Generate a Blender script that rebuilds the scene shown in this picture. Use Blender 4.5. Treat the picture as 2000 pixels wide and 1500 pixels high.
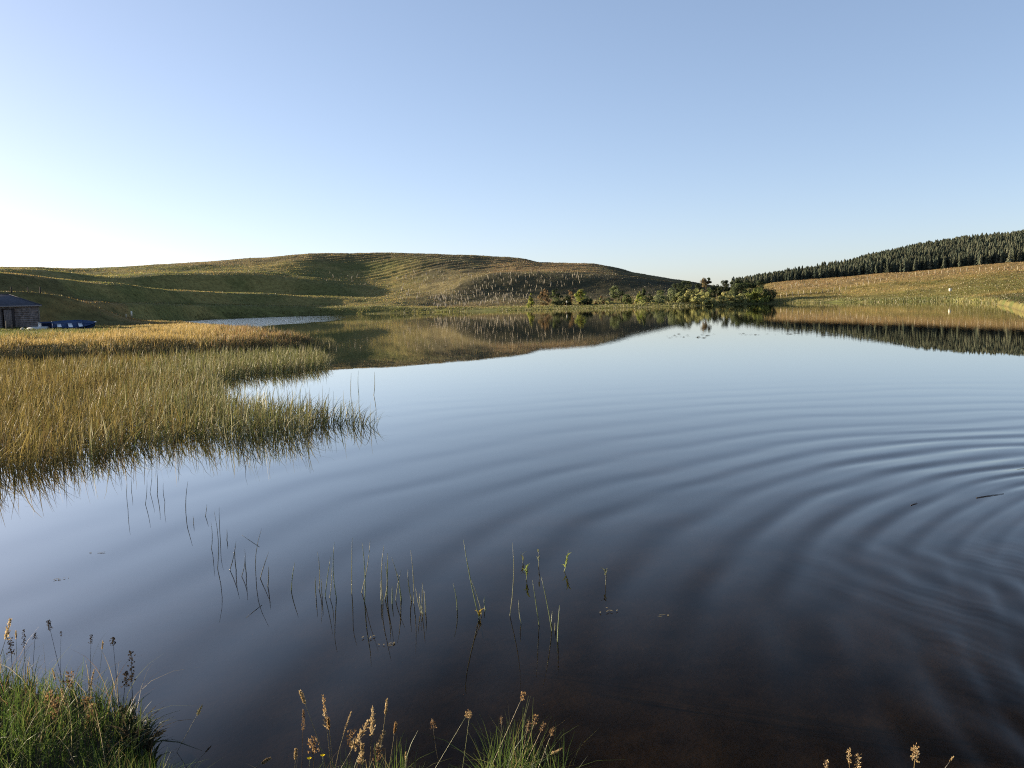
import bpy, math, random
import numpy as np
from mathutils import Vector, Matrix

# ------------------------------------------------------------------ camera, sky, sun, exposure
for o in list(bpy.data.objects):
    bpy.data.objects.remove(o)
SC = bpy.context.scene
COL = SC.collection
F, H = 1619.0, 2.5                       # focal length in photo pixels, eye height above the water
ROLL = math.radians(1.57)
PITCH = math.atan(158 * math.cos(ROLL) / F)
SUN_AZ, SUN_EL = math.radians(-68), math.radians(9.5)   # azimuth from +Y towards +X

cam_d = bpy.data.cameras.new("camera")
cam_d.sensor_fit = 'HORIZONTAL'
cam_d.sensor_width = 36.0
cam_d.lens = 36.0 * F / 2000.0
cam_d.clip_start, cam_d.clip_end = 0.05, 6000
cam = bpy.data.objects.new("camera", cam_d)
COL.objects.link(cam)
cam.matrix_world = (Matrix.Translation((0, 0, H)) @ Matrix.Rotation(math.pi / 2 - PITCH, 4, 'X')
                    @ Matrix.Rotation(-ROLL, 4, 'Z'))
SC.camera = cam

W = bpy.data.worlds.new("World")
SC.world = W
W.use_nodes = True
nt = W.node_tree
sky = nt.nodes.new('ShaderNodeTexSky')
sky.sky_type = 'NISHITA'
sky.sun_disc = False
sky.sun_elevation = SUN_EL
sky.sun_rotation = SUN_AZ
sky.altitude = 200
sky.air_density, sky.dust_density, sky.ozone_density = 0.7, 0.8, 2.0
bg = nt.nodes['Background']
bg.inputs['Strength'].default_value = 0.086
gm = nt.nodes.new('ShaderNodeGamma'); gm.inputs['Gamma'].default_value = 0.68      # soft early-morning range of the sky
wb = nt.nodes.new('ShaderNodeVectorMath'); wb.operation = 'MULTIPLY'
wb.inputs[1].default_value = (1.02, .975, 1.02)
nt.links.new(sky.outputs[0], gm.inputs['Color'])
nt.links.new(gm.outputs[0], wb.inputs[0])
nt.links.new(wb.outputs[0], bg.inputs['Color'])

sun_d = bpy.data.lights.new("sun", 'SUN')
sun_d.energy = 5.0
sun_d.angle = math.radians(0.5)
sun_d.color = (1.0, 0.83, 0.60)
sun = bpy.data.objects.new("sun", sun_d)
COL.objects.link(sun)
SDIR = Vector((math.sin(SUN_AZ) * math.cos(SUN_EL), math.cos(SUN_AZ) * math.cos(SUN_EL), math.sin(SUN_EL)))
sun.rotation_euler = SDIR.to_track_quat('Z', 'Y').to_euler()
sun.location = SDIR * 50

SC.view_settings.view_transform = 'Standard'
SC.view_settings.look = 'None'
SC.view_settings.exposure = 2.107
SC.view_settings.gamma = 1
SC.cycles.use_denoising = False
SC.cycles.filter_width = 1.1
SC.cycles.max_bounces = 6
SC.cycles.transparent_max_bounces = 12

# ------------------------------------------------------------------ helpers
rng = np.random.default_rng(7)

def ray(x, y):
    """photo pixel -> world direction"""
    u, v = (np.asarray(x, float) - 1000) / F, -(np.asarray(y, float) - 750) / F
    c, s = math.cos(ROLL), math.sin(ROLL)
    ur, vr = u * c + v * s, -u * s + v * c
    return ur, math.cos(PITCH) + vr * math.sin(PITCH), -math.sin(PITCH) + vr * math.cos(PITCH)

def at(x, y, z=0.0):
    """point where the sight line of a photo pixel meets the level z"""
    a, b, c = ray(x, y)
    t = (z - H) / c
    return np.array([a * t, b * t, z + 0 * t])

def at_depth(x, y, Y):
    a, b, c = ray(x, y)
    t = Y / b
    return np.array([a * t, Y, H + c * t])

def azim(x, y=600):
    a, b, c = ray(x, y)
    return np.arctan2(a, b)

def tan_el(x, y):
    a, b, c = ray(x, y)
    return c / np.hypot(a, b)

def tag(o, label=None, cat=None, group=None, kind=None):
    if label: o['label'] = label
    if cat: o['category'] = cat
    if group: o['group'] = group
    if kind: o['kind'] = kind
    return o

def empty(name, loc, rz=0.0):
    o = bpy.data.objects.new(name, None)
    o.empty_display_size = 0.2
    o.location = loc
    o.rotation_euler = (0, 0, rz)
    COL.objects.link(o)
    return o

ALBEDO = {'moorland': .68, 'grass_blades': .68, 'reed_blades': .62, 'tree_leaves': .80, 'conifer_needles': .75, 'reed_stems': .65, 'seed_heads': .70}
def mesh(name, V, faces, mat, parent=None, col=None, smooth=False, loc=None):
    """V (N,3); faces: (M,k) array or a list of such arrays"""
    V = np.asarray(V, np.float32)
    if isinstance(faces, np.ndarray): faces = [faces]
    faces = [np.asarray(f, np.int32) for f in faces if len(f)]
    me = bpy.data.meshes.new(name)
    me.vertices.add(len(V))
    me.vertices.foreach_set('co', V.ravel())
    li = np.concatenate([f.ravel() for f in faces])
    tot = np.concatenate([np.full(len(f), f.shape[1], np.int32) for f in faces])
    st = np.concatenate([[0], np.cumsum(tot)[:-1]]).astype(np.int32)
    me.loops.add(len(li))
    me.loops.foreach_set('vertex_index', li)
    me.polygons.add(len(tot))
    me.polygons.foreach_set('loop_start', st)
    me.polygons.foreach_set('loop_total', tot)
    if smooth: me.polygons.foreach_set('use_smooth', np.ones(len(tot), bool))
    if col is not None:
        a = me.color_attributes.new('Col', 'FLOAT_COLOR', 'POINT')
        c4 = np.ones((len(V), 4), np.float32)
        c4[:, :3] = np.asarray(col) * ALBEDO.get(mat.name, 1.0)
        a.data.foreach_set('color', c4.ravel())
    me.update()
    me.validate()
    me.materials.append(mat)
    o = bpy.data.objects.new(name, me)
    COL.objects.link(o)
    if parent: o.parent = parent
    if loc is not None: o.location = loc
    return o

class MB:
    """collects simple solids into one mesh"""
    def __init__(s): s.V, s.F4, s.F3, s.n = [], [], [], 0
    def add(s, V, F4=None, F3=None):
        V = np.asarray(V, float)
        s.V.append(V)
        if F4 is not None and len(F4): s.F4.append(np.asarray(F4) + s.n)
        if F3 is not None and len(F3): s.F3.append(np.asarray(F3) + s.n)
        s.n += len(V)
        return s
    def box(s, c, d, rz=0, rx=0, ry=0):
        x, y, z = [k / 2 for k in d]
        V = np.array([[i * x, j * y, k * z] for k in (-1, 1) for j in (-1, 1) for i in (-1, 1)])
        R = np.array(Matrix.Rotation(rz, 3, 'Z') @ Matrix.Rotation(ry, 3, 'Y') @ Matrix.Rotation(rx, 3, 'X'))
        return s.add(V @ R.T + np.array(c), [[0, 2, 3, 1], [4, 5, 7, 6], [0, 1, 5, 4], [2, 6, 7, 3], [0, 4, 6, 2], [1, 3, 7, 5]])
    def tube(s, pts, rad, n=6):
        P = np.asarray(pts, float)
        rad = np.broadcast_to(np.asarray(rad, float), (len(P),))
        T = np.gradient(P, axis=0)
        T /= np.linalg.norm(T, axis=1, keepdims=True) + 1e-9
        ref = np.array([0.0, 0, 1]) if abs(T[:, 2].mean()) < .8 else np.array([1.0, 0, 0])
        A = np.cross(T, ref); A /= np.linalg.norm(A, axis=1, keepdims=True) + 1e-9
        B = np.cross(T, A)
        th = np.arange(n) * 2 * math.pi / n
        V = (P[:, None] + rad[:, None, None] * (A[:, None] * np.cos(th)[None, :, None] + B[:, None] * np.sin(th)[None, :, None])).reshape(-1, 3)
        m = len(P)
        i, j = np.meshgrid(np.arange(m - 1), np.arange(n), indexing='ij')
        q = np.stack([i * n + j, i * n + (j + 1) % n, (i + 1) * n + (j + 1) % n, (i + 1) * n + j], -1).reshape(-1, 4)
        V = np.vstack([V, P[:1], P[-1:]])
        k = np.arange(n)
        f3 = np.vstack([np.stack([np.full(n, m * n), (k + 1) % n, k], 1),
                        np.stack([np.full(n, m * n + 1), (m - 1) * n + k, (m - 1) * n + (k + 1) % n], 1)])
        return s.add(V, q, f3)
    def build(s, name, mat, parent=None, col=None, smooth=False, loc=None):
        fs = []
        if s.F4: fs.append(np.vstack(s.F4))
        if s.F3: fs.append(np.vstack(s.F3))
        return mesh(name, np.vstack(s.V), fs, mat, parent, col, smooth, loc)

def _hash(ix, iy, seed):
    n = (ix.astype(np.int64) * 374761393 + iy.astype(np.int64) * 668265263 + seed * 982451653) & 0x7fffffff
    n = ((n ^ (n >> 13)) * 1274126177) & 0x7fffffff
    return ((n ^ (n >> 16)) & 0xffff) / 65535.0

def noise(x, y, seed=0):
    x, y = np.asarray(x, float), np.asarray(y, float)
    ix, iy = np.floor(x), np.floor(y)
    fx, fy = x - ix, y - iy
    fx, fy = fx * fx * (3 - 2 * fx), fy * fy * (3 - 2 * fy)
    a, b = _hash(ix, iy, seed), _hash(ix + 1, iy, seed)
    c, d = _hash(ix, iy + 1, seed), _hash(ix + 1, iy + 1, seed)
    return (a + (b - a) * fx) * (1 - fy) + (c + (d - c) * fx) * fy

def fbm(x, y, oct=4, seed=0):
    s, a, t = 0, 1.0, 0
    for k in range(oct):
        s = s + a * noise(x * 2 ** k + 17.3 * k, y * 2 ** k - 9.1 * k, seed + k)
        t += a
        a *= 0.5
    return s / t            # 0..1

def sstep(a, b, x):
    t = np.clip((np.asarray(x, float) - a) / (b - a), 0, 1)
    return t * t * (3 - 2 * t)

def mixc(a, b, t):
    t = np.asarray(t)[..., None]
    return a * (1 - t) + b * t

def in_poly(x, y, P):
    P = np.asarray(P)
    r = np.zeros(np.shape(x), bool)
    for (x0, y0), (x1, y1) in zip(P, np.roll(P, -1, 0)):
        c = ((y0 > y) != (y1 > y)) & (x < (x1 - x0) * (y - y0) / (y1 - y0 + 1e-12) + x0)
        r ^= c
    return r

def poly_dist(x, y, P):
    """signed distance to a closed polygon, positive inside"""
    P = np.asarray(P, float)
    d = np.full(np.shape(x), 1e9)
    for a, b in zip(P, np.roll(P, -1, 0)):
        e = b - a
        t = np.clip(((x - a[0]) * e[0] + (y - a[1]) * e[1]) / (e @ e), 0, 1)
        d = np.minimum(d, np.hypot(x - a[0] - t * e[0], y - a[1] - t * e[1]))
    return np.where(in_poly(x, y, P), d, -d)

def sample_poly(P, n, seed):
    g = np.random.default_rng(seed)
    P = np.asarray(P)
    lo, hi = P.min(0), P.max(0)
    out = []
    tot = 0
    while tot < n:
        q = g.uniform(lo, hi, (n * 2, 2))
        q = q[in_poly(q[:, 0], q[:, 1], P)]
        out.append(q); tot += len(q)
    return np.vstack(out)[:n]

# ------------------------------------------------------------------ materials
def new_mat(name):
    m = bpy.data.materials.new(name)
    m.use_nodes = True
    n = m.node_tree
    n.nodes.clear()
    out = n.nodes.new('ShaderNodeOutputMaterial')
    return m, n, out

def principled(name, col, rough=0.7, spec=0.3, noise_scale=None, noise_amt=0.25, bump=0.0, attr=False):
    m, n, out = new_mat(name)
    p = n.nodes.new('ShaderNodeBsdfPrincipled')
    p.inputs['Roughness'].default_value = rough
    p.inputs['Specular IOR Level'].default_value = spec
    n.links.new(p.outputs[0], out.inputs[0])
    src = None
    if attr:
        a = n.nodes.new('ShaderNodeVertexColor'); a.layer_name = 'Col'
        src = a.outputs[0]
    else:
        p.inputs['Base Color'].default_value = (*col, 1)
    if noise_scale:
        tc = n.nodes.new('ShaderNodeTexCoord')
        nz = n.nodes.new('ShaderNodeTexNoise')
        nz.inputs['Scale'].default_value = noise_scale
        nz.inputs['Detail'].default_value = 6
        nz.inputs['Roughness'].default_value = 0.65
        n.links.new(tc.outputs['Object'], nz.inputs['Vector'])
        mr = n.nodes.new('ShaderNodeMapRange')
        mr.inputs['From Min'].default_value = 0.25
        mr.inputs['From Max'].default_value = 0.75
        mr.inputs['To Min'].default_value = 1 - noise_amt
        mr.inputs['To Max'].default_value = 1 + noise_amt
        n.links.new(nz.outputs['Fac'], mr.inputs['Value'])
        mx = n.nodes.new('ShaderNodeVectorMath'); mx.operation = 'SCALE'
        if src is None: mx.inputs[0].default_value = col
        else: n.links.new(src, mx.inputs[0])
        n.links.new(mr.outputs[0], mx.inputs['Scale'])
        n.links.new(mx.outputs[0], p.inputs['Base Color'])
        if bump:
            b = n.nodes.new('ShaderNodeBump')
            b.inputs['Strength'].default_value = 1.0
            b.inputs['Distance'].default_value = bump
            n.links.new(nz.outputs['Fac'], b.inputs['Height'])
            n.links.new(b.outputs[0], p.inputs['Normal'])
    elif src is not None:
        n.links.new(src, p.inputs['Base Color'])
    return m

def leafy(name, trans=0.35, attr=True, col=(.1, .1, .05), rough_gloss=0.0):
    m, n, out = new_mat(name)
    d = n.nodes.new('ShaderNodeBsdfDiffuse')
    t = n.nodes.new('ShaderNodeBsdfTranslucent')
    mx = n.nodes.new('ShaderNodeMixShader')
    mx.inputs[0].default_value = trans
    if attr:
        a = n.nodes.new('ShaderNodeVertexColor'); a.layer_name = 'Col'
        n.links.new(a.outputs[0], d.inputs[0]); n.links.new(a.outputs[0], t.inputs[0])
    else:
        d.inputs[0].default_value = (*col, 1); t.inputs[0].default_value = (*col, 1)
    n.links.new(d.outputs[0], mx.inputs[1]); n.links.new(t.outputs[0], mx.inputs[2])
    if rough_gloss:
        g = n.nodes.new('ShaderNodeBsdfGlossy'); g.inputs['Roughness'].default_value = 0.45
        m2 = n.nodes.new('ShaderNodeMixShader'); m2.inputs[0].default_value = rough_gloss
        n.links.new(mx.outputs[0], m2.inputs[1]); n.links.new(g.outputs[0], m2.inputs[2])
        mx = m2
    n.links.new(mx.outputs[0], out.inputs[0])
    return m

M_land = principled('moorland', (0, 0, 0), 1.0, 0.05, 0.55, 0.45, 0.12, attr=True)
M_bank = principled('bank_soil', (.035, .03, .018), 1.0, 0.1, 6, 0.4, 0.03)
M_bed = principled('peaty_bed', (.075, .060, .042), 1.0, 0.0, 1.1, 0.9, 0.05)
M_grass = leafy('grass_blades', 0.48, rough_gloss=0.02)
M_reed = leafy('reed_blades', 0.25, rough_gloss=0.02)
M_leaf = leafy('tree_leaves', 0.46)
M_needle = leafy('conifer_needles', 0.12)
M_bark = principled('bark', (.05, .04, .03), 0.95, 0.1, 4, 0.4, 0.02)
M_boards = principled('weathered_boards', (.15, .125, .115), 0.9, 0.2, 2.2, 0.8, 0.01)
M_door = principled('door_boards', (.15, .125, .115), 0.9, 0.2, 6, 0.35, 0.01)
M_post = principled('grey_timber', (.16, .14, .11), 0.9, 0.15, 8, 0.35, 0.005)
M_dark = principled('dark_timber', (.035, .03, .03), 0.9, 0.15, 8, 0.3)
M_slate = principled('slate_roof', (.05, .054, .07), 0.75, 0.3, 3, 0.3, 0.01)
M_fascia = principled('pale_fascia', (.2, .18, .175), 0.8, 0.2, 5, 0.2)
M_blue = principled('blue_boat_paint', (.012, .042, .125), 0.45, 0.4, 3, 0.35)
M_navy = principled('navy_boat_paint', (.012, .024, .066), 0.5, 0.4, 3, 0.35)
M_white = principled('white_paint', (.75, .75, .73), 0.5, 0.4, 4, 0.12)
M_pale = principled('pale_hull', (.42, .42, .38), 0.7, 0.3, 3, 0.3)
M_sign = principled('white_board', (.55, .53, .45), 0.6, 0.3, 4, 0.06)
M_guard = principled('tube_plastic', (.24, .205, .14), 0.6, 0.3, 3, 0.15)
M_stone = principled('pale_stone', (.45, .42, .33), 0.9, 0.2, 5, 0.25, 0.02)
M_rock = principled('dark_stone', (.07, .065, .06), 0.9, 0.2, 3, 0.4, 0.03)
M_stick = principled('wet_stick', (.02, .015, .012), 0.6, 0.4, 20, 0.3)
M_head = leafy('seed_heads', 0.35)
M_stem = leafy('reed_stems', 0.1, rough_gloss=0.06)
M_flower = leafy('yellow_petals', 0.3, attr=False, col=(.75, .55, .02))

# water: real Fresnel mirror over a dim view of the bed
M_water, n, out = new_mat('still_water')
geo = n.nodes.new('ShaderNodeNewGeometry')
dt = n.nodes.new('ShaderNodeVectorMath'); dt.operation = 'DOT_PRODUCT'
n.links.new(geo.outputs['Normal'], dt.inputs[0]); n.links.new(geo.outputs['Incoming'], dt.inputs[1])
fc = n.nodes.new('ShaderNodeFloatCurve')            # reflectance against the cosine of incidence (polarised sky light)
cv = fc.mapping.curves[0]
cv.points[0].location = (0, 1.0); cv.points[1].location = (1, .012)
for a_, b_ in ((.04, .90), (.085, .81), (.16, .57), (.238, .365), (.31, .22), (.40, .10), (.485, .036), (.65, .016)):
    cv.points.new(a_, b_)
fc.mapping.update()
n.links.new(dt.outputs['Value'], fc.inputs['Value'])
gl = n.nodes.new('ShaderNodeBsdfGlossy'); gl.inputs['Roughness'].default_value = 0.0
gl.inputs['Color'].default_value = (1, .98, .945, 1)
tr = n.nodes.new('ShaderNodeBsdfTransparent'); tr.inputs['Color'].default_value = (.50, .42, .33, 1)
# sky light is polarised most at right angles to the sun, and upright-polarised light barely reflects off water
rf = n.nodes.new('ShaderNodeVectorMath'); rf.operation = 'DOT_PRODUCT'
n.links.new(geo.outputs['Incoming'], rf.inputs[0])
rf.inputs[1].default_value = (math.sin(SUN_AZ), math.cos(SUN_AZ), 0)
def mth(op, a, b=None, c=None):
    q = n.nodes.new('ShaderNodeMath'); q.operation = op
    for k_, v_ in enumerate((a, b, c)):
        if v_ is None: continue
        if hasattr(v_, 'is_output'): n.links.new(v_, q.inputs[k_])
        else: q.inputs[k_].default_value = v_
    return q.outputs[0]
c2 = mth('MULTIPLY', rf.outputs['Value'], rf.outputs['Value'])
s2 = mth('SUBTRACT', 1.0, c2)
pw = mth('MINIMUM', mth('MULTIPLY_ADD', mth('MULTIPLY', s2, s2), 1.05, .46), 1.33)
refl = mth('POWER', fc.outputs[0], pw)
mx = n.nodes.new('ShaderNodeMixShader')
n.links.new(refl, mx.inputs[0]); n.links.new(tr.outputs[0], mx.inputs[1]); n.links.new(gl.outputs[0], mx.inputs[2])
n.links.new(mx.outputs[0], out.inputs[0])

# ------------------------------------------------------------------ terrain: ridge lines (photo column, distance, height given by sight line y or by z)
def Y(x, r, y): return (x, r, H + r * float(tan_el(x, y)))
def Z(x, r, z): return (x, r, z)
LINES = [
  [Z(-900, 60, -1.7), Z(0, 60, -1.7), Z(300, 60, -1.7), Z(2000, 36, -1.7), Z(2400, 16, -1.7)],
  [Z(-900, 70, -1.6), Z(300, 70, -1.6), Z(2000, 44, -1.6), Z(2400, 20, -1.6)],
  # near lake floor / bank foot
  [Z(-900, 84, .9), Z(0, 84, .9), Z(300, 84, .75), Z(390, 84, .2), Z(430, 84, -1.6), Z(2000, 50, -1.6), Z(2400, 24, -1.6)],
  # shelf with the boathouse and boats
  [Z(-900, 108, 1.3), Z(0, 108, 1.2), Z(90, 108, 1.0), Z(200, 108, .6), Z(300, 108, .3), Z(380, 108, -.6), Z(430, 108, -1.6), Z(1850, 108, -1.6), Z(2000, 60, -1.2), Z(2400, 30, -1.2)],
  [Z(-900, 130, 1.6), Z(0, 130, 1.6), Z(100, 130, 1.4), Z(200, 131, .9), Z(300, 126, .3), Z(380, 126, -.6), Z(430, 126, -1.6), Z(1850, 118, -1.6), Z(2000, 66, -1.0), Z(2400, 32, -.9)],
  # knoll crest behind the boathouse, running down into the low spit
  [Y(-900, 138, 560), Y(-200, 138, 566), Y(0, 138, 568.5), Y(50, 138, 569.5), Y(90, 138, 571), Y(115, 138, 575), Y(150, 138, 582), Y(168, 138, 590), Y(200, 139, 602), Y(225, 140, 612), Z(260, 142, 1.2), Z(300, 145, .9), Z(395, 150, .75), Z(412, 150, .1), Z(425, 150, -1.6), Z(1850, 130, -1.6), Z(2000, 75, -.8), Z(2400, 34, -.5)],
  # hollow behind the knoll
  [Z(-900, 168, 6), Z(0, 168, 5.5), Z(120, 168, 4), Z(200, 168, 2), Z(270, 168, .6), Z(400, 172, -.9), Z(440, 172, -1.6), Z(1850, 160, -1.6), Z(1930, 140, -1), Z(2000, 80, -.3), Z(2400, 36, -.2)],
  # far waterline
  [Z(-900, 195, 6), Z(0, 195, 5.2), Z(200, 205, 2.2), Z(300, 225, .6), Z(400, 272, 0), Z(640, 314, 0), Z(800, 303, 0), Z(950, 288, 0), Z(1100, 276, 0), Z(1300, 270, 0), Z(1500, 294, 0), Z(1700, 256, 0), Z(1855, 236, 0), Z(1930, 183, 0), Z(1970, 140, 0), Z(2000, 101, 0), Z(2400, 38, 0)],
  # bank above the waterline
  [Z(-900, 212, 7), Y(0, 212, 585), Y(200, 216, 596), Y(300, 236, 596), Y(400, 281, 596), Y(600, 322, 598), Y(700, 318, 599), Y(800, 311, 600), Z(950, 298, 1.0), Z(1100, 288, .9), Z(1300, 280, .8), Z(1500, 303, .8), Z(1700, 264, .7), Z(1855, 244, .8), Z(1930, 191, .8), Z(1970, 147, .8), Z(2000, 107, .8), Z(2400, 44, .8)],
  # gentle ground above that bank
  [Z(-900, 228, 8), Y(0, 244, 572), Y(200, 266, 588), Y(300, 294, 591), Y(400, 319, 592), Y(600, 350, 593.5), Y(700, 342, 595), Y(800, 330, 597), Z(950, 322, 1.4), Z(1100, 318, 1.6), Z(1300, 312, 1.6), Z(1500, 318, 1.9), Y(1700, 280, 583), Y(1855, 262, 577), Y(2000, 160, 584), Y(2400, 70, 600)],
  # crest of the front ridge on the left, foot of the hill in the middle, lower slope on the right
  [Y(-900, 262, 515), Y(0, 262, 533), Y(110, 272, 545), Y(230, 290, 556), Y(320, 312, 567), Y(420, 335, 571.5), Y(500, 352, 573), Y(600, 366, 576), Y(700, 362, 581.5), Y(800, 350, 589), Y(900, 342, 594), Y(1000, 338, 589), Y(1100, 336, 587), Y(1200, 336, 585), Y(1300, 336, 582), Y(1500, 340, 578), Y(1700, 320, 567), Y(1855, 306, 560), Y(2000, 240, 565), Y(2400, 150, 560)],
  # dip behind the front ridge
  [Y(-900, 300, 522), Y(0, 360, 538), Y(110, 376, 551), Y(230, 390, 560.5), Y(320, 400, 569.5), Y(420, 410, 574), Y(500, 416, 575.5), Y(600, 410, 577.5), Y(700, 392, 579), Y(800, 366, 583), Y(900, 362, 584), Y(1000, 366, 577), Y(1100, 364, 575), Y(1200, 362, 573), Y(1300, 360, 572), Y(1500, 372, 569), Y(1700, 350, 556), Y(1855, 344, 548), Y(2000, 300, 549), Y(2400, 240, 540)],
  # second crest on the left, lip of the dark hollow in the middle
  [Y(-900, 400, 505), Y(0, 400, 523.5), Y(90, 404, 527), Y(150, 408, 540), Y(230, 412, 543), Y(300, 416, 537), Y(400, 424, 536), Y(500, 432, 538), Y(560, 434, 544), Y(640, 430, 549), Y(700, 424, 561), Y(760, 418, 568), Y(810, 404, 573), Y(850, 396, 570), Y(900, 398, 548), Y(950, 402, 538), Y(1000, 402, 534), Y(1100, 396, 534), Y(1200, 392, 540), Y(1300, 388, 555), Y(1440, 400, 571), Y(1500, 414, 557), Y(1720, 420, 536), Y(1832, 424, 526), Y(2000, 424, 512), Y(2400, 420, 480)],
  # behind that
  [Y(-900, 440, 509), Y(0, 505, 531), Y(90, 503, 533), Y(150, 490, 537), Y(230, 476, 538), Y(300, 470, 531), Y(400, 476, 529), Y(500, 482, 529), Y(560, 462, 536), Y(640, 462, 544), Y(700, 458, 551), Y(760, 450, 552), Y(810, 440, 549), Y(850, 438, 542), Y(900, 440, 534), Y(1000, 440, 528), Y(1100, 434, 527), Y(1200, 430, 533), Y(1300, 428, 551), Y(1440, 440, 568), Y(1500, 446, 552.5), Y(1720, 456, 530), Y(1832, 460, 519), Y(2000, 460, 504), Y(2400, 460, 470)],
  # skyline
  [Y(-900, 560, 500), Y(-200, 545, 518), Y(0, 526, 522), Y(90, 524, 524.5), Y(170, 526, 527), Y(250, 560, 522.5), Y(300, 580, 518.5), Y(380, 590, 514), Y(480, 590, 506.5), Y(600, 566, 499), Y(680, 572, 496), Y(740, 574, 494.5), Y(870, 566, 497.5), Y(960, 556, 502.5), Y(1030, 540, 507), Y(1052, 532, 513.5), Y(1100, 520, 515.5), Y(1170, 508, 517), Y(1210, 500, 525), Y(1250, 496, 536), Y(1310, 490, 546), Y(1400, 490, 559), Y(1440, 520, 566), Y(1500, 540, 556), Y(1552, 556, 550), Y(1650, 600, 540), Y(1684, 620, 527), Y(1720, 622, 521), Y(1790, 622, 502), Y(1860, 624, 491), Y(2000, 630, 477), Y(2400, 640, 430)],
  [Z(-900, 700, 20), Z(0, 690, 16), Z(740, 720, 18), Z(1200, 640, 8), Z(1400, 640, 3), Z(1600, 740, 6), Z(2000, 780, 26), Z(2400, 800, 40)],
  [Z(-900, 1000, -5), Z(2400, 1000, -5)],
]
az_f = np.concatenate([np.radians(np.arange(-100, -36, 1.0)), np.radians(np.arange(-36, 36, .0625)), np.radians(np.arange(36, 101, 1.0))])
r_f = [36.0]
while r_f[-1] < 1000:
    r = r_f[-1]
    r_f.append(r * (1.007 if r < 230 else 1.0034 if r < 640 else 1.03))
r_f = np.array(r_f)

def gsmooth(a, s):
    k = np.exp(-0.5 * (np.arange(-3 * s, 3 * s + 1) / s) ** 2); k /= k.sum()
    return np.convolve(np.pad(a, 3 * s, mode='edge'), k, 'valid')

RK, ZK = [], []
azu = np.radians(np.arange(-100, 100.01, .0625))
for L in LINES:
    ax = np.array([float(azim(p[0])) for p in L])
    sm = 5 if len(RK) in (6, 7, 8, 14) else 14
    rr = gsmooth(np.interp(azu, ax, [p[1] for p in L]), sm)
    zz = gsmooth(np.interp(azu, ax, [p[2] for p in L]), sm)
    RK.append(np.interp(az_f, azu, rr)); ZK.append(np.interp(az_f, azu, zz))
RK, ZK = np.array(RK), np.array(ZK)
for k in range(1, len(RK)):
    RK[k] = np.maximum(RK[k], RK[k - 1] + 3)

def pchip(x, y, q):
    h = np.diff(x); d = np.diff(y) / h
    m = np.zeros(len(x))
    w1, w2 = 2 * h[1:] + h[:-1], h[1:] + 2 * h[:-1]
    ok = d[1:] * d[:-1] > 0
    with np.errstate(divide='ignore', invalid='ignore'):
        hm = (w1 + w2) / (w1 / d[:-1] + w2 / d[1:])
    m[1:-1] = np.where(ok, hm, 0)
    m[0], m[-1] = d[0], d[-1]
    i = np.clip(np.searchsorted(x, q) - 1, 0, len(x) - 2)
    t = np.clip((q - x[i]) / h[i], 0, 1)
    return ((1 + 2 * t) * (1 - t) ** 2 * y[i] + t * (1 - t) ** 2 * h[i] * m[i] + t * t * (3 - 2 * t) * y[i + 1] + t * t * (t - 1) * h[i] * m[i + 1])

ZG = np.stack([pchip(RK[:, j], ZK[:, j], r_f) for j in range(len(az_f))], 1)      # (rows, cols)
AZ, RR = np.meshgrid(az_f, r_f)
X, YY = RR * np.sin(AZ), RR * np.cos(AZ)
# meadow spit in front of the boathouse
MEADOW = np.array([at(x, y)[:2] for x, y in [(-420, 750), (-300, 727), (0, 720), (200, 711), (350, 704), (460, 699), (540, 693), (590, 687), (604, 680), (560, 671), (510, 661), (470, 653), (420, 645), (385, 639), (330, 634), (200, 632), (-420, 642)]])
md = poly_dist(X, YY, MEADOW) + 1.2 * (fbm(X / 5, YY / 5, 3, 3) - .5)
mh = np.interp(md, [-4, -.8, .3, 1.6, 4, 20], [-2.0, -.35, .35, .72, .85, .95]) + .25 * (fbm(X / 4, YY / 4, 3, 5) - .5) * sstep(0, 2, md)
ZG = np.maximum(ZG, mh)
# natural unevenness
land = sstep(.3, 3.0, ZG)
ZG += land * (1.7 * (fbm(X / 42, YY / 42, 3, 11) - .5) + .9 * (fbm(X / 13, YY / 13, 3, 12) - .5)) * sstep(60, 200, RR)
ZG += sstep(.1, .6, ZG) * .35 * (fbm(X / 3.2, YY / 3.2, 3, 13) - .5)
# forestry plough lines on the upper hill
PXC = 1000 + F * np.tan(AZ)                       # photo column of each grid column
n0f = fbm(X / 22, YY / 22, 3, 22)
fur = sstep(560, 640, PXC) * (1 - sstep(1120, 1200, PXC)) * sstep(452, 470, RR) * (1 - sstep(560, 580, RR))
ZG += fur * (.03 + .26 * n0f) * np.sin((X * .62 - YY * .78) * 2 * math.pi / 7.5 + 2.5 * fbm(X / 30, YY / 30, 2, 21))

def ground(x, y):
    x, y = np.asarray(x, float), np.asarray(y, float)
    a, r = np.arctan2(x, y), np.hypot(x, y)
    j = np.clip(np.searchsorted(az_f, a) - 1, 0, len(az_f) - 2)
    i = np.clip(np.searchsorted(r_f, r) - 1, 0, len(r_f) - 2)
    s = np.clip((a - az_f[j]) / (az_f[j + 1] - az_f[j]), 0, 1)
    t = np.clip((r - r_f[i]) / (r_f[i + 1] - r_f[i]), 0, 1)
    return (ZG[i, j] * (1 - s) + ZG[i, j + 1] * s) * (1 - t) + (ZG[i + 1, j] * (1 - s) + ZG[i + 1, j + 1] * s) * t

def hit(px, py, rmin=60.0):
    """first ground point on the sight line of a photo pixel"""
    a, te = float(azim(px, py)), float(tan_el(px, py))
    rs = r_f[r_f > rmin]
    z = ground(rs * math.sin(a), rs * math.cos(a))
    ok = np.nonzero(z >= H + rs * te)[0]
    r = rs[ok[0]] if len(ok) else rs[-1]
    return np.array([r * math.sin(a), r * math.cos(a), float(ground(r * math.sin(a), r * math.cos(a)))])

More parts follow.
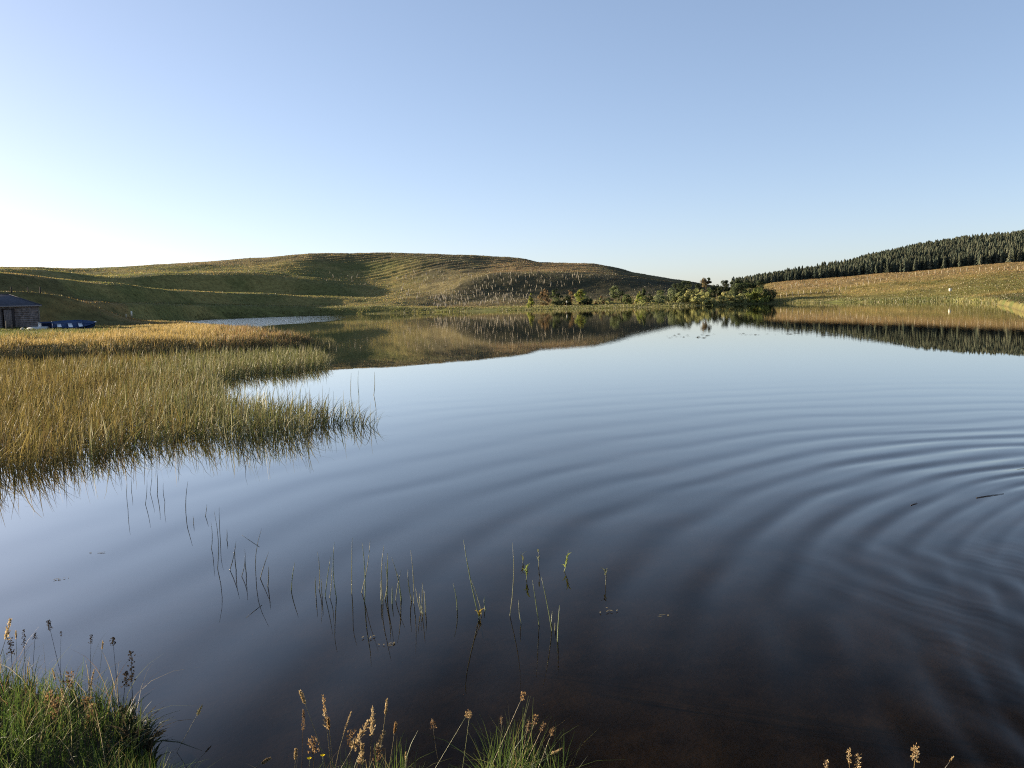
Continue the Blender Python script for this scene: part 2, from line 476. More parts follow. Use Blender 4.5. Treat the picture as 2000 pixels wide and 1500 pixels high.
def place(px, r):
    a = float(azim(px))
    x, y = r * math.sin(a), r * math.cos(a)
    return np.array([x, y, float(ground(x, y))])

# vegetation colours of the land
c = lambda *v: np.array(v)
n1, n2, n3 = fbm(X / 28, YY / 28, 4, 31), fbm(X / 9, YY / 9, 4, 32), fbm(X / 60, YY / 60, 3, 33)
CG = np.broadcast_to(c(.17, .165, .055), X.shape + (3,)).copy()                     # pasture
CG = mixc(CG, c(.28, .23, .08), sstep(.42, .62, n1))
upper = sstep(505, 535, RR) * (1 - sstep(1400, 1460, PXC)) * sstep(200, 420, PXC)
CG = mixc(CG, mixc(np.broadcast_to(c(.15, .125, .055), CG.shape), c(.24, .19, .085), sstep(.4, .6, n2)), upper)
moor = sstep(760, 880, PXC + 60 * (n1 - .5)) * (1 - sstep(1430, 1480, PXC)) * sstep(325, 345, RR)
CG = mixc(CG, mixc(np.broadcast_to(c(.11, .095, .05), CG.shape), c(.19, .16, .075), sstep(.42, .62, n2)), moor)
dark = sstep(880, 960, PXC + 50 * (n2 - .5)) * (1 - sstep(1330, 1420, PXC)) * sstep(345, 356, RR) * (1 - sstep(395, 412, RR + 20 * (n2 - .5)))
CG = mixc(CG, c(.055, .056, .034), .8 * dark)  # dark heather, with the hollow's shade put into the colour too
rust = sstep(930, 1000, PXC + 50 * (n2 - .5)) * (1 - sstep(1120, 1190, PXC)) * sstep(402, 418, RR) * (1 - sstep(500, 520, RR))
CG = mixc(CG, c(.27, .185, .085), .65 * rust)
CG = mixc(CG, c(.15, .12, .06), sstep(830, 900, PXC) * (1 - sstep(1040, 1120, PXC)) * sstep(312, 322, RR) * (1 - sstep(340, 350, RR)) * .8)
rt = sstep(1470, 1530, PXC)
CG = mixc(CG, mixc(np.broadcast_to(c(.21, .165, .05), CG.shape), c(.285, .22, .075), sstep(.38, .62, .6 * n1 + .4 * n2)), rt)
CG = mixc(CG, c(.275, .19, .085), rt * sstep(345, 395, RR + 40 * (n3 - .5)) * .8)
CG = mixc(CG, c(.10, .11, .03), rt * sstep(.55, .7, n3) * (1 - sstep(330, 370, RR)) * .6)
shore = (1 - sstep(.55, 1.5, ZG)) * sstep(700, 900, PXC) * (1 - sstep(1900, 2000, PXC))
CG = mixc(CG, mixc(np.broadcast_to(c(.17, .18, .055), CG.shape), c(.24, .215, .085), sstep(.4, .6, n2)), shore)
CG = mixc(CG, mixc(np.broadcast_to(c(.08, .09, .03), CG.shape), c(.125, .11, .042), sstep(.42, .6, n2)), sstep(1880, 1950, PXC) * (1 - sstep(2.0, 4.5, ZG)) * (RR < 215))
fo = sstep(1430, 1480, PXC) * sstep(424, 440, RR)
CG = mixc(CG, c(.03, .03, .018), fo * .9)
med = sstep(-1, .5, md)
CG = mixc(CG, mixc(np.broadcast_to(c(.15, .13, .05), CG.shape), c(.27, .19, .07), sstep(.4, .62, n2)), med)
CG = mixc(CG, c(.10, .08, .035), (1 - sstep(.35, .65, ZG)) * med)
CG = mixc(CG, c(.06, .045, .03), 1 - sstep(-.15, .12, ZG))

nr, nc = ZG.shape
i, j = np.meshgrid(np.arange(nr - 1), np.arange(nc - 1), indexing='ij')
Q = np.stack([i * nc + j, i * nc + j + 1, (i + 1) * nc + j + 1, (i + 1) * nc + j], -1).reshape(-1, 4)
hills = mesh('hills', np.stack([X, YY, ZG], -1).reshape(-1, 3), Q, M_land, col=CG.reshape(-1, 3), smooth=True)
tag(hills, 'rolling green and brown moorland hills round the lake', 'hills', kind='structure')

# ------------------------------------------------------------------ near bank, lake bed, water
EDGE = np.array([at(x, y, .3)[:2] for x, y in [(-1500, 1250), (-300, 1290), (0, 1308), (150, 1318), (255, 1362), (296, 1435), (335, 1500), (425, 1575), (560, 1538), (800, 1512), (1000, 1508), (1085, 1538), (1250, 1640), (1700, 1640), (2000, 1660), (2600, 1720)]])
EDGE = EDGE[np.argsort(EDGE[:, 0])]
def bank_d(x, y):
    ye = np.interp(x, EDGE[:, 0], EDGE[:, 1])
    return ye - y + .22 * (fbm(np.asarray(x) * 2.2, np.asarray(y) * 2.2, 2, 41) - .5)
def bank_z(x, y):
    d = bank_d(x, y)
    z = np.interp(d, [-1.6, -.5, -.18, .02, .15, .6, 3.2, 8], [-.75, -.42, -.25, .14, .27, .34, .78, 1.0])
    return z + sstep(0, .3, d) * .10 * (fbm(np.asarray(x) * 3, np.asarray(y) * 3, 3, 42) - .5)
bx = np.concatenate([np.linspace(-60, -6, 28)[:-1], np.arange(-6, 6, .05), np.linspace(6, 60, 28)])
by = np.concatenate([np.linspace(-60, 2, 40)[:-1], np.arange(2, 8.01, .05)])
BX, BY = np.meshgrid(bx, by)
nr, nc = BX.shape
i, j = np.meshgrid(np.arange(nr - 1), np.arange(nc - 1), indexing='ij')
Q = np.stack([i * nc + j, i * nc + j + 1, (i + 1) * nc + j + 1, (i + 1) * nc + j], -1).reshape(-1, 4)
bank = mesh('ground', np.stack([BX, BY, bank_z(BX, BY)], -1).reshape(-1, 3), Q, M_bank, smooth=True)
tag(bank, 'dark soil of the grassy near bank', 'ground', kind='structure')

gx, gy = np.meshgrid(np.linspace(-140, 140, 141), np.linspace(3, 120, 90))
gz = -.42 - .9 * sstep(3, 30, gy) + .12 * (fbm(gx / 2, gy / 2, 3, 44) - .5) - .012 * gy
nr, nc = gx.shape
i, j = np.meshgrid(np.arange(nr - 1), np.arange(nc - 1), indexing='ij')
Q = np.stack([i * nc + j, i * nc + j + 1, (i + 1) * nc + j + 1, (i + 1) * nc + j], -1).reshape(-1, 4)
tag(mesh('lake_bed', np.stack([gx, gy, gz], -1).reshape(-1, 3), Q, M_bed, smooth=True), 'brown peaty lake bed seen dimly through the water', 'lake bed', kind='structure')

# water surface with the spreading rings as real displacement
wa = np.radians(np.concatenate([np.arange(-178, -44, 4.0), np.arange(-44, 44, .09), np.arange(44, 182.1, 4.0)]))
wr = [.5]
while wr[-1] < 1000:
    r = wr[-1]
    wr.append(r + (.5 if r < 3 else max(.018, .0035 * r) if r < 24 else max(.09, .01 * r)))
wr = np.array(wr)
WA, WR = np.meshgrid(wa, wr)
WX, WY = WR * np.sin(WA), WR * np.cos(WA)

def chirp(d):
    rr = np.linspace(0, 60, 4000)
    lam = np.interp(rr, [0, 5.5, 6.6, 7.0, 7.6, 8.3, 9.2, 12, 18, 60], [.22, .25, .29, .36, .48, .63, .80, 1.1, 1.6, 2.5])
    ph = np.concatenate([[0], np.cumsum(2 * math.pi / lam[:-1] * np.diff(rr))])
    return np.interp(d, rr, ph), np.interp(d, rr, lam)
warp = .6 * (fbm(WX / 2.6, WY / 2.6, 2, 51) - .5) + .9 * (fbm(WX / 6, WY / 6, 2, 59) - .5)
d1 = np.hypot(WX - 9.5, WY - 3.7) + warp
p1, l1 = chirp(d1)
slope1 = np.interp(d1, [0, 4.5, 5.8, 6.6, 7.6, 8.6, 10, 12.5, 16, 22], [.004, .010, .030, .054, .058, .044, .024, .009, .003, 0])
slope1 = slope1 * (.25 + 1.5 * fbm(WX / 1.7, WY / 1.7, 2, 52))
zw = slope1 * l1 / (2 * math.pi) * (np.sin(p1) + .16 * np.sin(2 * p1 + .9))
d2 = np.hypot(WX - 10.2, WY - 5.6) + .8 * (fbm(WX / 2.0, WY / 2.0, 2, 53) - .5)
p2, l2 = chirp(d2 + .9)
slope2 = np.interp(d2, [0, 4, 5.5, 7, 8.5, 11], [.006, .02, .03, .026, .014, 0])
zw += slope2 * l2 / (2 * math.pi) * np.sin(p2 + 1.0)
# short waves running down to the lower right corner
A, B = at(1700, 1150)[:2], at(2000, 1290)[:2]
tv = (B - A) / np.linalg.norm(B - A); nv = np.array([-tv[1], tv[0]])
q = (WX - A[0]) * nv[0] + (WY - A[1]) * nv[1] + .25 * (fbm(WX / 1.2, WY / 1.2, 2, 54) - .5)
m3 = sstep(2.0, 3.4, WX) * (1 - sstep(7.2, 8.6, WY)) * sstep(3.0, 4.2, WY) * (1 - sstep(8, 11, WX))
zw += m3 * .014 * .36 / (2 * math.pi) * np.sin(q * 2 * math.pi / .36) * (.4 + fbm(WX / .9, WY / .9, 2, 55))
q = (WX * .86 + WY * .5) + .2 * (fbm(WX / .5, WY / .5, 2, 57) - .5)
zw += m3 * .007 * .13 / (2 * math.pi) * np.sin(q * 2 * math.pi / .13) * sstep(.45, .65, fbm(WX / .8, WY / .8, 2, 58))
# faint long undulation of the still water
zw += .0009 * (fbm(WX / 1.1, WY / .8, 2, 56) - .5) * (1 - sstep(20, 40, WR)) * sstep(3, 6, WR)
zw *= 1.25 * (1 - sstep(26, 34, WR)) * sstep(2.5, 4, WR) * (np.abs(WA) < math.radians(43))
nr, nc = WX.shape
i, j = np.meshgrid(np.arange(nr - 1), np.arange(nc - 1), indexing='ij')
Q = np.stack([i * nc + j, i * nc + j + 1, (i + 1) * nc + j + 1, (i + 1) * nc + j], -1).reshape(-1, 4)
# wind-ruffled patch mask, used by the water material as an attribute
pa = 1000 + F * np.tan(np.clip(WA, -1.3, 1.3))
yy = 592.5 - .0274 * (pa - 1000) + H * F / np.maximum(WR * np.cos(np.clip(WA, -1.3, 1.3)), .1)
ruff = sstep(200, 420, pa) * (1 - sstep(520, 760, pa + 40 * (noise(WX / 20, WY / 9, 61) - .5))) * sstep(0, 22, WR - np.interp(pa, [400, 500, 640, 760], [98, 118, 150, 200]) + 36 * (fbm(WX / 40, WY / 12, 3, 62) - .5)) * (1 - sstep(282, 300, WR))
far = sstep(25, 60, WR)
wcol = np.stack([ruff, far, 0 * far], -1)
water = mesh('water', np.stack([WX, WY, zw], -1).reshape(-1, 3), Q, M_water, col=wcol.reshape(-1, 3), smooth=True)
tag(water, 'still blue lake with rings spreading across it', 'water', kind='structure')
n = M_water.node_tree
va = n.nodes.new('ShaderNodeVertexColor'); va.layer_name = 'Col'
sp = n.nodes.new('ShaderNodeSeparateColor')
n.links.new(va.outputs[0], sp.inputs[0])
tc = n.nodes.new('ShaderNodeTexCoord')
nz = n.nodes.new('ShaderNodeTexNoise'); nz.inputs['Scale'].default_value = 3.0; nz.inputs['Detail'].default_value = 2
n.links.new(tc.outputs['Object'], nz.inputs['Vector'])
ma = n.nodes.new('ShaderNodeMath'); ma.operation = 'MULTIPLY_ADD'
n.links.new(sp.outputs[0], ma.inputs[0]); ma.inputs[1].default_value = .07; ma.inputs[2].default_value = 0.0
mb = n.nodes.new('ShaderNodeMath'); mb.operation = 'MULTIPLY_ADD'
n.links.new(sp.outputs[1], mb.inputs[0]); mb.inputs[1].default_value = .0010; n.links.new(ma.outputs[0], mb.inputs[2])
bp = n.nodes.new('ShaderNodeBump'); bp.inputs['Strength'].default_value = 1.0
n.links.new(nz.outputs['Fac'], bp.inputs['Height']); n.links.new(mb.outputs[0], bp.inputs['Distance'])
n.links.new(bp.outputs[0], gl.inputs['Normal']); n.links.new(bp.outputs[0], dt.inputs[0])

# ------------------------------------------------------------------ blades
def blades(base, h, lean_dir, lean, width, col, seg=4, droop=0.4, g=rng, tipw=.12, sway=0.15):
    """ribbons: base (N,3), h, lean_dir (angle), lean (fraction of h the tip moves sideways), col (N,3) -> V, quads, colours"""
    N = len(base)
    t = np.linspace(0, 1, seg + 1)
    ld = np.stack([np.cos(lean_dir), np.sin(lean_dir), 0 * lean_dir], 1)
    side_a = g.uniform(0, 2 * math.pi, N)
    sd = np.stack([np.cos(side_a), np.sin(side_a), 0 * side_a], 1)
    out = (lean * h)[:, None] * t ** 2.0                       # sideways travel
    up = h[:, None] * (t - np.asarray(droop).reshape(-1, 1) * lean[:, None] * t ** 3)
    P = base[:, None] + ld[:, None] * out[..., None] + np.array([0, 0, 1.0]) * up[..., None]
    P += (sd * (h * g.uniform(-sway, sway, N))[:, None])[:, None] * t[None, :, None] * (1 - t[None, :, None]) * 1.2
    w = width[:, None] * np.interp(t, [0, .15, .7, 1], [.8, 1, .7, tipw])[None]
    V = np.stack([P - sd[:, None] * w[..., None] / 2, P + sd[:, None] * w[..., None] / 2], 2)
    V = V.reshape(-1, 3)
    b = (np.arange(N) * (seg + 1) * 2)[:, None] + (np.arange(seg) * 2)[None]
    Qd = np.stack([b, b + 1, b + 3, b + 2], -1).reshape(-1, 4)
    C = np.repeat(col, (seg + 1) * 2, axis=0)
    return V, Qd, C

def stuff_mesh(name, parts, mat, label, cat):
    V, Qs, C, n0 = [], [], [], 0
    for v, q, cc in parts:
        V.append(v); Qs.append(q + n0); C.append(cc); n0 += len(v)
    o = mesh(name, np.vstack(V), np.vstack(Qs), mat, col=np.vstack(C))
    return tag(o, label, cat, kind='stuff')

def pickc(cols, N, g, w=None, jit=.15):
    cols = np.array(cols)
    k = g.choice(len(cols), N, p=w)
    return cols[k] * (1 + g.uniform(-jit, jit, (N, 1)))

# reed bed on the left
REEDS = np.array([at(x, y)[:2] for x, y in [(-420, 985), (0, 938), (80, 928), (152, 908), (215, 898), (266, 880), (330, 874), (380, 862), (450, 868), (494, 862), (560, 858), (608, 848), (650, 832), (675, 833), (733, 838), (735, 830), (700, 818), (650, 816), (600, 808), (520, 803), (470, 792), (436, 770), (436, 748), (480, 736), (560, 729), (620, 723), (648, 714), (636, 703), (560, 695), (480, 698), (350, 703), (200, 709), (0, 718), (-420, 738)]])
g = np.random.default_rng(21)
P = sample_poly(REEDS, 85000, 21)
d = np.hypot(P[:, 0], P[:, 1])
inn = poly_dist(P[:, 0], P[:, 1], REEDS)
clump = fbm(P[:, 0] / 1.1, P[:, 1] / 1.1, 3, 71)
keep = g.uniform(0, 1, len(P)) < np.clip(.35 + .65 * sstep(0, .3, inn + .5 * (clump - .5)), 0, 1) * np.interp(d, [12, 22, 50], [1, .75, .45])
P, d, inn, clump = P[keep], d[keep], inn[keep], clump[keep]
N = len(P)
pxr = 1000 + F * P[:, 0] / P[:, 1]
gold = sstep(560, 60, pxr) if False else 1 - sstep(60, 520, pxr + 260 * (fbm(P[:, 0] / 2.5, P[:, 1] / 2.5, 3, 72) - .5))
h = (.62 + .45 * (clump - .5) + g.normal(0, .13, N)) * np.interp(inn, [0, .4], [.82, 1])
h = np.clip(h, .2, 1.05)
ca = pickc([(.22, .22, .07), (.17, .20, .06), (.30, .28, .12), (.44, .41, .23), (.18, .135, .06)], N, g, [.27, .22, .2, .21, .1])
cb = pickc([(.31, .235, .07), (.26, .21, .065), (.42, .33, .13), (.21, .19, .055), (.22, .145, .06)], N, g, [.32, .28, .15, .15, .1])
cc = np.where((g.uniform(0, 1, N) < gold)[:, None], cb, ca) * g.uniform(.55, 1.35, (N, 1))
ld = g.normal(.1, 1.3, N)
base = np.column_stack([P, np.full(N, -.25)])
lean = np.abs(g.normal(.38, .36, N)).clip(0, 1.3)
reeds = stuff_mesh('reed_bed', [blades(base, h + .25, ld, lean, np.interp(d, [12, 50], [.013, .026]) * g.uniform(.7, 1.3, N), cc, 6, .55, g)], M_reed,
                   'dense bed of golden and green reeds standing in the shallows', 'reeds')
# sparse reeds off the end of the meadow
P2 = np.array([at(x, y)[:2] for x, y in [(560, 694), (600, 690), (652, 688), (656, 676), (640, 668), (600, 672), (566, 672)]])
q = sample_poly(P2, 900, 23); N = len(q)
cc = pickc([(.17, .16, .06), (.24, .21, .09)], N, g)
v2 = blades(np.column_stack([q, np.full(N, -.2)]), g.uniform(.5, .95, N), g.uniform(0, 6.28, N), np.abs(g.normal(.15, .2, N)), np.full(N, .022), cc, 4, .4, g)
stuff_mesh('reeds', [v2], M_reed, 'thin scatter of reeds in the water beyond the meadow tip', 'reeds')

# meadow grass
N = 150000
a, r = g.uniform(float(azim(-60)), float(azim(625)), N), g.uniform(38, 122, N)
q = np.column_stack([r * np.sin(a), r * np.cos(a)])
dd = poly_dist(q[:, 0], q[:, 1], MEADOW)
rq = np.hypot(q[:, 0], q[:, 1])
pxq = 1000 + F * q[:, 0] / q[:, 1]
ok = (dd > -.7)
q, dd, rq, pxq = q[ok], dd[ok], rq[ok], pxq[ok]
N = len(q)
zq = ground(q[:, 0], q[:, 1])
tus = fbm(q[:, 0] / 2.2, q[:, 1] / 2.2, 3, 74)
m1 = fbm(q[:, 0] / 9, q[:, 1] / 6, 3, 75)
green = (1 - sstep(130, 330, pxq + 120 * (m1 - .5))) * sstep(58, 75, rq + 20 * (m1 - .5))  # dull green on the left: meadow shade put into the blade colour
cgold = pickc([(.42, .29, .10), (.34, .24, .08), (.46, .36, .17), (.28, .22, .07)], N, g)
cgreen = pickc([(.13, .15, .05), (.17, .17, .06), (.10, .12, .04)], N, g)
cred = pickc([(.28, .16, .08), (.22, .14, .07), (.18, .16, .06)], N, g)
cc = np.where((g.uniform(0, 1, N) < green)[:, None], cgreen, cgold)
red = sstep(380, 470, pxq) * .7
cc = np.where((g.uniform(0, 1, N) < red)[:, None], cred, cc)
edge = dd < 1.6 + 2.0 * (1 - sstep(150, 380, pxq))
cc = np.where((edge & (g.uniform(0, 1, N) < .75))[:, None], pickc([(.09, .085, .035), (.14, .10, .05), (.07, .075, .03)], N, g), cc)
h = (.22 + .38 * sstep(.3, .75, tus) + .2 * (dd < 1.2)) * np.interp(rq, [70, 88], [1, .5]) * g.uniform(.6, 1.3, N)
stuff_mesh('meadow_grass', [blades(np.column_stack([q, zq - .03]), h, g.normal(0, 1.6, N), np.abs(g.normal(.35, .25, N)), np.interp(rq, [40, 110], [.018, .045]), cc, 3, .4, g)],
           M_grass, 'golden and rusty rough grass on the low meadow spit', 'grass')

# lakeside grass along the far shore
N = 22000
a = g.uniform(float(azim(380)), float(azim(2040)), N)
j = np.clip(np.searchsorted(az_f, a), 0, len(az_f) - 1)
r = RK[7][j] + g.uniform(-1.5, 9, N) ** 1.0
x, y = r * np.sin(a), r * np.cos(a)
z = ground(x, y)
k = (z > -.25) & (z < 1.7) & (r > 165) & (fbm(x / 6, y / 6, 3, 76) > .38)
x, y, z, r = x[k], y[k], z[k], r[k]; N = len(x)
cc = pickc([(.15, .17, .05), (.19, .18, .065), (.11, .13, .04), (.22, .19, .08)], N, g)
stuff_mesh('shore_grass', [blades(np.column_stack([x, y, z - .05]), g.uniform(.25, .75, N), g.uniform(0, 6.28, N), np.abs(g.normal(.25, .2, N)), .0004 * r + .02, cc, 2, .3, g)],
           M_grass, 'strip of pale green sedge along the far waterline', 'grass')
# rough tussocks over the hillsides
N = 420000
a = g.uniform(float(azim(-60)), float(azim(2060)), N)
r = g.uniform(112, 590, N)
x, y = r * np.sin(a), r * np.cos(a)
z = ground(x, y)
jj = np.clip(np.searchsorted(az_f, a), 0, len(az_f) - 1); ii = np.clip(np.searchsorted(r_f, r), 0, len(r_f) - 1)
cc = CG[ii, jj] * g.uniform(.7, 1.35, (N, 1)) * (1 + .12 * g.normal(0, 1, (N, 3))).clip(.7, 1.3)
k = (z > .45) & (fbm(x / 7, y / 7, 3, 77) > .30) & ~((1000 + F * np.tan(a) > 1440) & (r > 428))
x, y, z, r, cc = x[k], y[k], z[k], r[k], cc[k]; N = len(x)
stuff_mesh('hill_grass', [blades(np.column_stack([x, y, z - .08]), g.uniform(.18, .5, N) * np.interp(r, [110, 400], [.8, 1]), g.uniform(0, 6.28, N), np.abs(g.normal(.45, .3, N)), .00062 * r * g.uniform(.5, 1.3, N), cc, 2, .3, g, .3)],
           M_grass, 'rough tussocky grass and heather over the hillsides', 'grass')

# foreground grass on the near bank
def near_grass(n, xr, yr, hfun, cols, w, seed, dmin=.03, lean_m=.35, wd=(.003, .006)):
    g = np.random.default_rng(seed)
    x, y = g.uniform(*xr, n), g.uniform(*yr, n)
    d = bank_d(x, y)
    k = d > dmin
    x, y, d = x[k], y[k], d[k]; N = len(x)
    z = bank_z(x, y)
    h = hfun(x, y, d, g)
    cc = pickc(cols, N, g, w, .25)
    return blades(np.column_stack([x, y, z - .02]), h, g.normal(-.3, 1.8, N), np.abs(g.normal(lean_m, .3, N)), g.uniform(*wd, N), cc, 5, .45, g)
GREENS = [(.075, .125, .025), (.11, .16, .035), (.045, .08, .02), (.15, .16, .05), (.24, .19, .085)]
def hm(x, y):
    px = 1000 + F * x / y
    return np.interp(px, [300, 350, 480, 560, 620, 780, 830, 880, 960, 1080, 1110, 1300], [1, .5, .3, .7, 1.2, 1.1, .8, 1.1, 1.7, 1.4, .35, .3])
parts = [near_grass(24000, (-5.2, -1.2), (2.6, 6.2), lambda x, y, d, g: (.09 + .24 * fbm(x * 2.5, y * 2.5, 3, 81) ** 1.3) * g.uniform(.5, 1.6, len(x)), GREENS, [.3, .25, .25, .13, .07], 31),
         near_grass(30000, (-1.9, 1.0), (2.6, 4.6), lambda x, y, d, g: (.08 + .20 * sstep(.3, .65, fbm(x * 3, y * 3, 3, 82))) * g.uniform(.5, 1.4, len(x)) * hm(x, y), GREENS, [.3, .22, .25, .15, .08], 32, wd=(.002, .0045)),
         near_grass(6000, (1.0, 4.2), (2.6, 4.2), lambda x, y, d, g: .10 * g.uniform(.5, 1.4, len(x)), GREENS, [.3, .25, .2, .15, .1], 33),
         near_grass(500, (-3.6, -1.5), (3.6, 6.0), lambda x, y, d, g: g.uniform(.25, .55, len(x)), [(.38, .32, .18), (.28, .17, .08), (.2, .22, .09)], [.4, .3, .3], 34, lean_m=.6, wd=(.002, .0035)),
         near_grass(160, (-1.2, .3), (3.4, 4.5), lambda x, y, d, g: g.uniform(.15, .35, len(x)), [(.36, .30, .17), (.26, .15, .07), (.2, .22, .09)], [.4, .3, .3], 35, lean_m=.5, wd=(.0015, .003))]
parts.append(near_grass(9000, (-.50, .32), (3.3, 4.5), lambda x, y, d, g: (.06 + .13 * fbm(x * 4, y * 4, 2, 83)) * g.uniform(.6, 1.5, len(x)) * (d < .9), GREENS, [.3, .3, .2, .13, .07], 37, lean_m=.6, wd=(.0018, .004)))
parts.append(near_grass(520, (-1.2, -.5), (3.5, 4.5), lambda x, y, d, g: g.uniform(.07, .26, len(x)) * (d < .8), [(.42, .33, .17), (.30, .19, .10), (.22, .14, .08), (.16, .19, .07)], [.3, .3, .2, .2], 38, lean_m=.3, wd=(.0012, .003)))
parts.append(near_grass(16000, (-3.45, -1.9), (3.9, 5.9), lambda x, y, d, g: g.uniform(.14, .36, len(x)) * (sstep(160, 230, 1000 + F * x / y + 40 * (fbm(x * 3, y * 3, 2, 84) - .5)) * (d < .7) * (1000 + F * x / y < 330)), [(.03, .045, .02), (.045, .06, .025), (.06, .05, .03)], [.5, .3, .2], 36, wd=(.008, .022), lean_m=.5))  # dark broad leaves, their colour also carrying the shade of the mound's right side
stuff_mesh('bank_grass', parts, M_grass, 'lush green grass covering the near bank at the water edge', 'grass')

# ------------------------------------------------------------------ trees and bushes by the far shore
def crown_mesh(h, w, kind, base, seed, leaf=.42, n=900):
    """leaf clumps spread through an uneven crown; returns V, quads, normals-free colours made by caller"""
    g = np.random.default_rng(seed)
    K = {'dome': 56, 'round': 26, 'cone': 24, 'pine': 22, 'low': 22}[kind]
    cl = []
    for k in range(K * 3):
        u = g.uniform(0, 1)
        th = g.uniform(0, 2 * math.pi)
        if kind in ('dome', 'low'):
            ph = math.acos(g.uniform(0.02, 1)); R = g.uniform(.62, 1) if k % 4 else g.uniform(.2, .6)
            p = np.array([math.sin(ph) * math.cos(th) * w / 2 * R, math.sin(ph) * math.sin(th) * w / 2 * R, math.cos(ph) * h * R * .94])
        elif kind == 'round':
            zz = g.uniform(base, 1); prof = math.sin(math.pi * min(1, (zz - base) / (1 - base) * .80 + .16)) ** .7
            R = prof * w / 2 * g.uniform(.55, 1)
            p = np.array([R * math.cos(th), R * math.sin(th), zz * h * .95])
        elif kind == 'cone':
            zz = g.uniform(base, 1) ; prof = (1 - (zz - base) / (1 - base)) ** .75 * .95 + .05
            R = prof * w / 2 * g.uniform(.4, 1)
            p = np.array([R * math.cos(th), R * math.sin(th), zz * h * .97])
        else:
            zz = g.uniform(base, 1); prof = math.sin(math.pi * min(1, (zz - base) / (1 - base) * .7 + .25)) ** .6 * g.uniform(.35, 1.05)
            R = prof * w / 2
            p = np.array([R * math.cos(th), R * math.sin(th), zz * h * .96])
        cl.append(p)
        if len(cl) >= K: break
    cl = np.array(cl)
    rc = g.uniform(.12, .24, K) * min(w, h * 1.2) * (.72 if kind == 'dome' else 1)
    if kind == 'cone': rc *= np.interp(cl[:, 2] / h, [0, 1], [1.15, .42])
    k = g.integers(0, K, n)
    dv = g.normal(0, 1, (n, 3)); dv /= np.linalg.norm(dv, axis=1, keepdims=True)
    P = cl[k] + dv * (rc[k] * g.uniform(.35, 1, n) ** .6)[:, None] * np.array([1, 1, .85])
    P[:, 2] = np.clip(P[:, 2], .12, h)
    ctr = np.array([0, 0, h * .45])
    nrm = (.45 if kind == 'dome' else .7) * dv + (1.0 if kind == 'dome' else .6) * (P - ctr) / (np.linalg.norm(P - ctr, axis=1, keepdims=True) + 1e-6) + g.normal(0, .22, (n, 3))
    nrm /= np.linalg.norm(nrm, axis=1, keepdims=True)
    t1 = np.cross(nrm, g.normal(0, 1, (n, 3))); t1 /= np.linalg.norm(t1, axis=1, keepdims=True)
    t2 = np.cross(nrm, t1)
    s = (leaf * g.uniform(.5, 1.2, n))[:, None] / 2
    V = np.stack([P - t1 * s, P + t2 * s * .8, P + t1 * s, P - t2 * s * .8], 1).reshape(-1, 3)
    return V, np.arange(n * 4).reshape(-1, 4), k, cl

def tree(name, px, r, ytop, wpx, kind, cols, label, cat, group=None, base=.15, seed=0, n=None, dx=0, sink=.15):
    p = place(px, r)
    dist = math.hypot(p[0], p[1])
    ztop = H + dist * float(tan_el(px + dx, ytop))
    h = max(1.2, ztop - p[2]); w = wpx / F * dist
    g = np.random.default_rng(seed + 500)
    root = empty(name, (p[0], p[1], p[2] - sink))
    h += sink
    n = n or int(np.clip(75 * w * h, 600, 3600))
    V, Qd, k, cl = crown_mesh(h, w, kind, base, seed, .55 if kind == 'dome' else .42, n)
    # a lean of the whole crown where the photograph shows one
    V[:, 0] += dx / F * dist * (V[:, 2] / h)
    cl = cl.copy(); cl[:, 0] += dx / F * dist * (cl[:, 2] / h)
    pal = np.array(cols)
    pk = pal[g.integers(0, len(pal), len(cl))]
    if kind == 'dome': pk = .35 * pk + .65 * pal.mean(0)
    cc = pk[k] * g.uniform(.75, 1.25, (n, 1))
    mesh('crown', V, Qd, M_leaf, root, col=np.repeat(cc, 4, 0))
    mb = MB()
    nt_ = 1 if kind not in ('dome', 'low') else 4
    if nt_ == 1:
        top = np.array([dx / F * dist * .75, 0, h * .8])
        mb.tube([(0, 0, -.3), (.05, .02, h * .3), top * .7 + np.array([.1, 0, 0]), top], [.035 * h * .6 + .05, .03 * h * .5 + .04, .06, .03], 6)
    for b in range(7 if nt_ == 1 else 10):
        q = cl[b]
        s0 = np.array([dx / F * dist * .3, 0, q[2] * .45]) if nt_ == 1 else np.array([g.uniform(-.4, .4), g.uniform(-.4, .4), -.2])
        mb.tube([s0, (s0 + q) / 2 + np.array([0, 0, .15]), q], [.07, .05, .02], 4)
    mb.build('trunk', M_bark, root)
    return tag(root, label, cat, group)

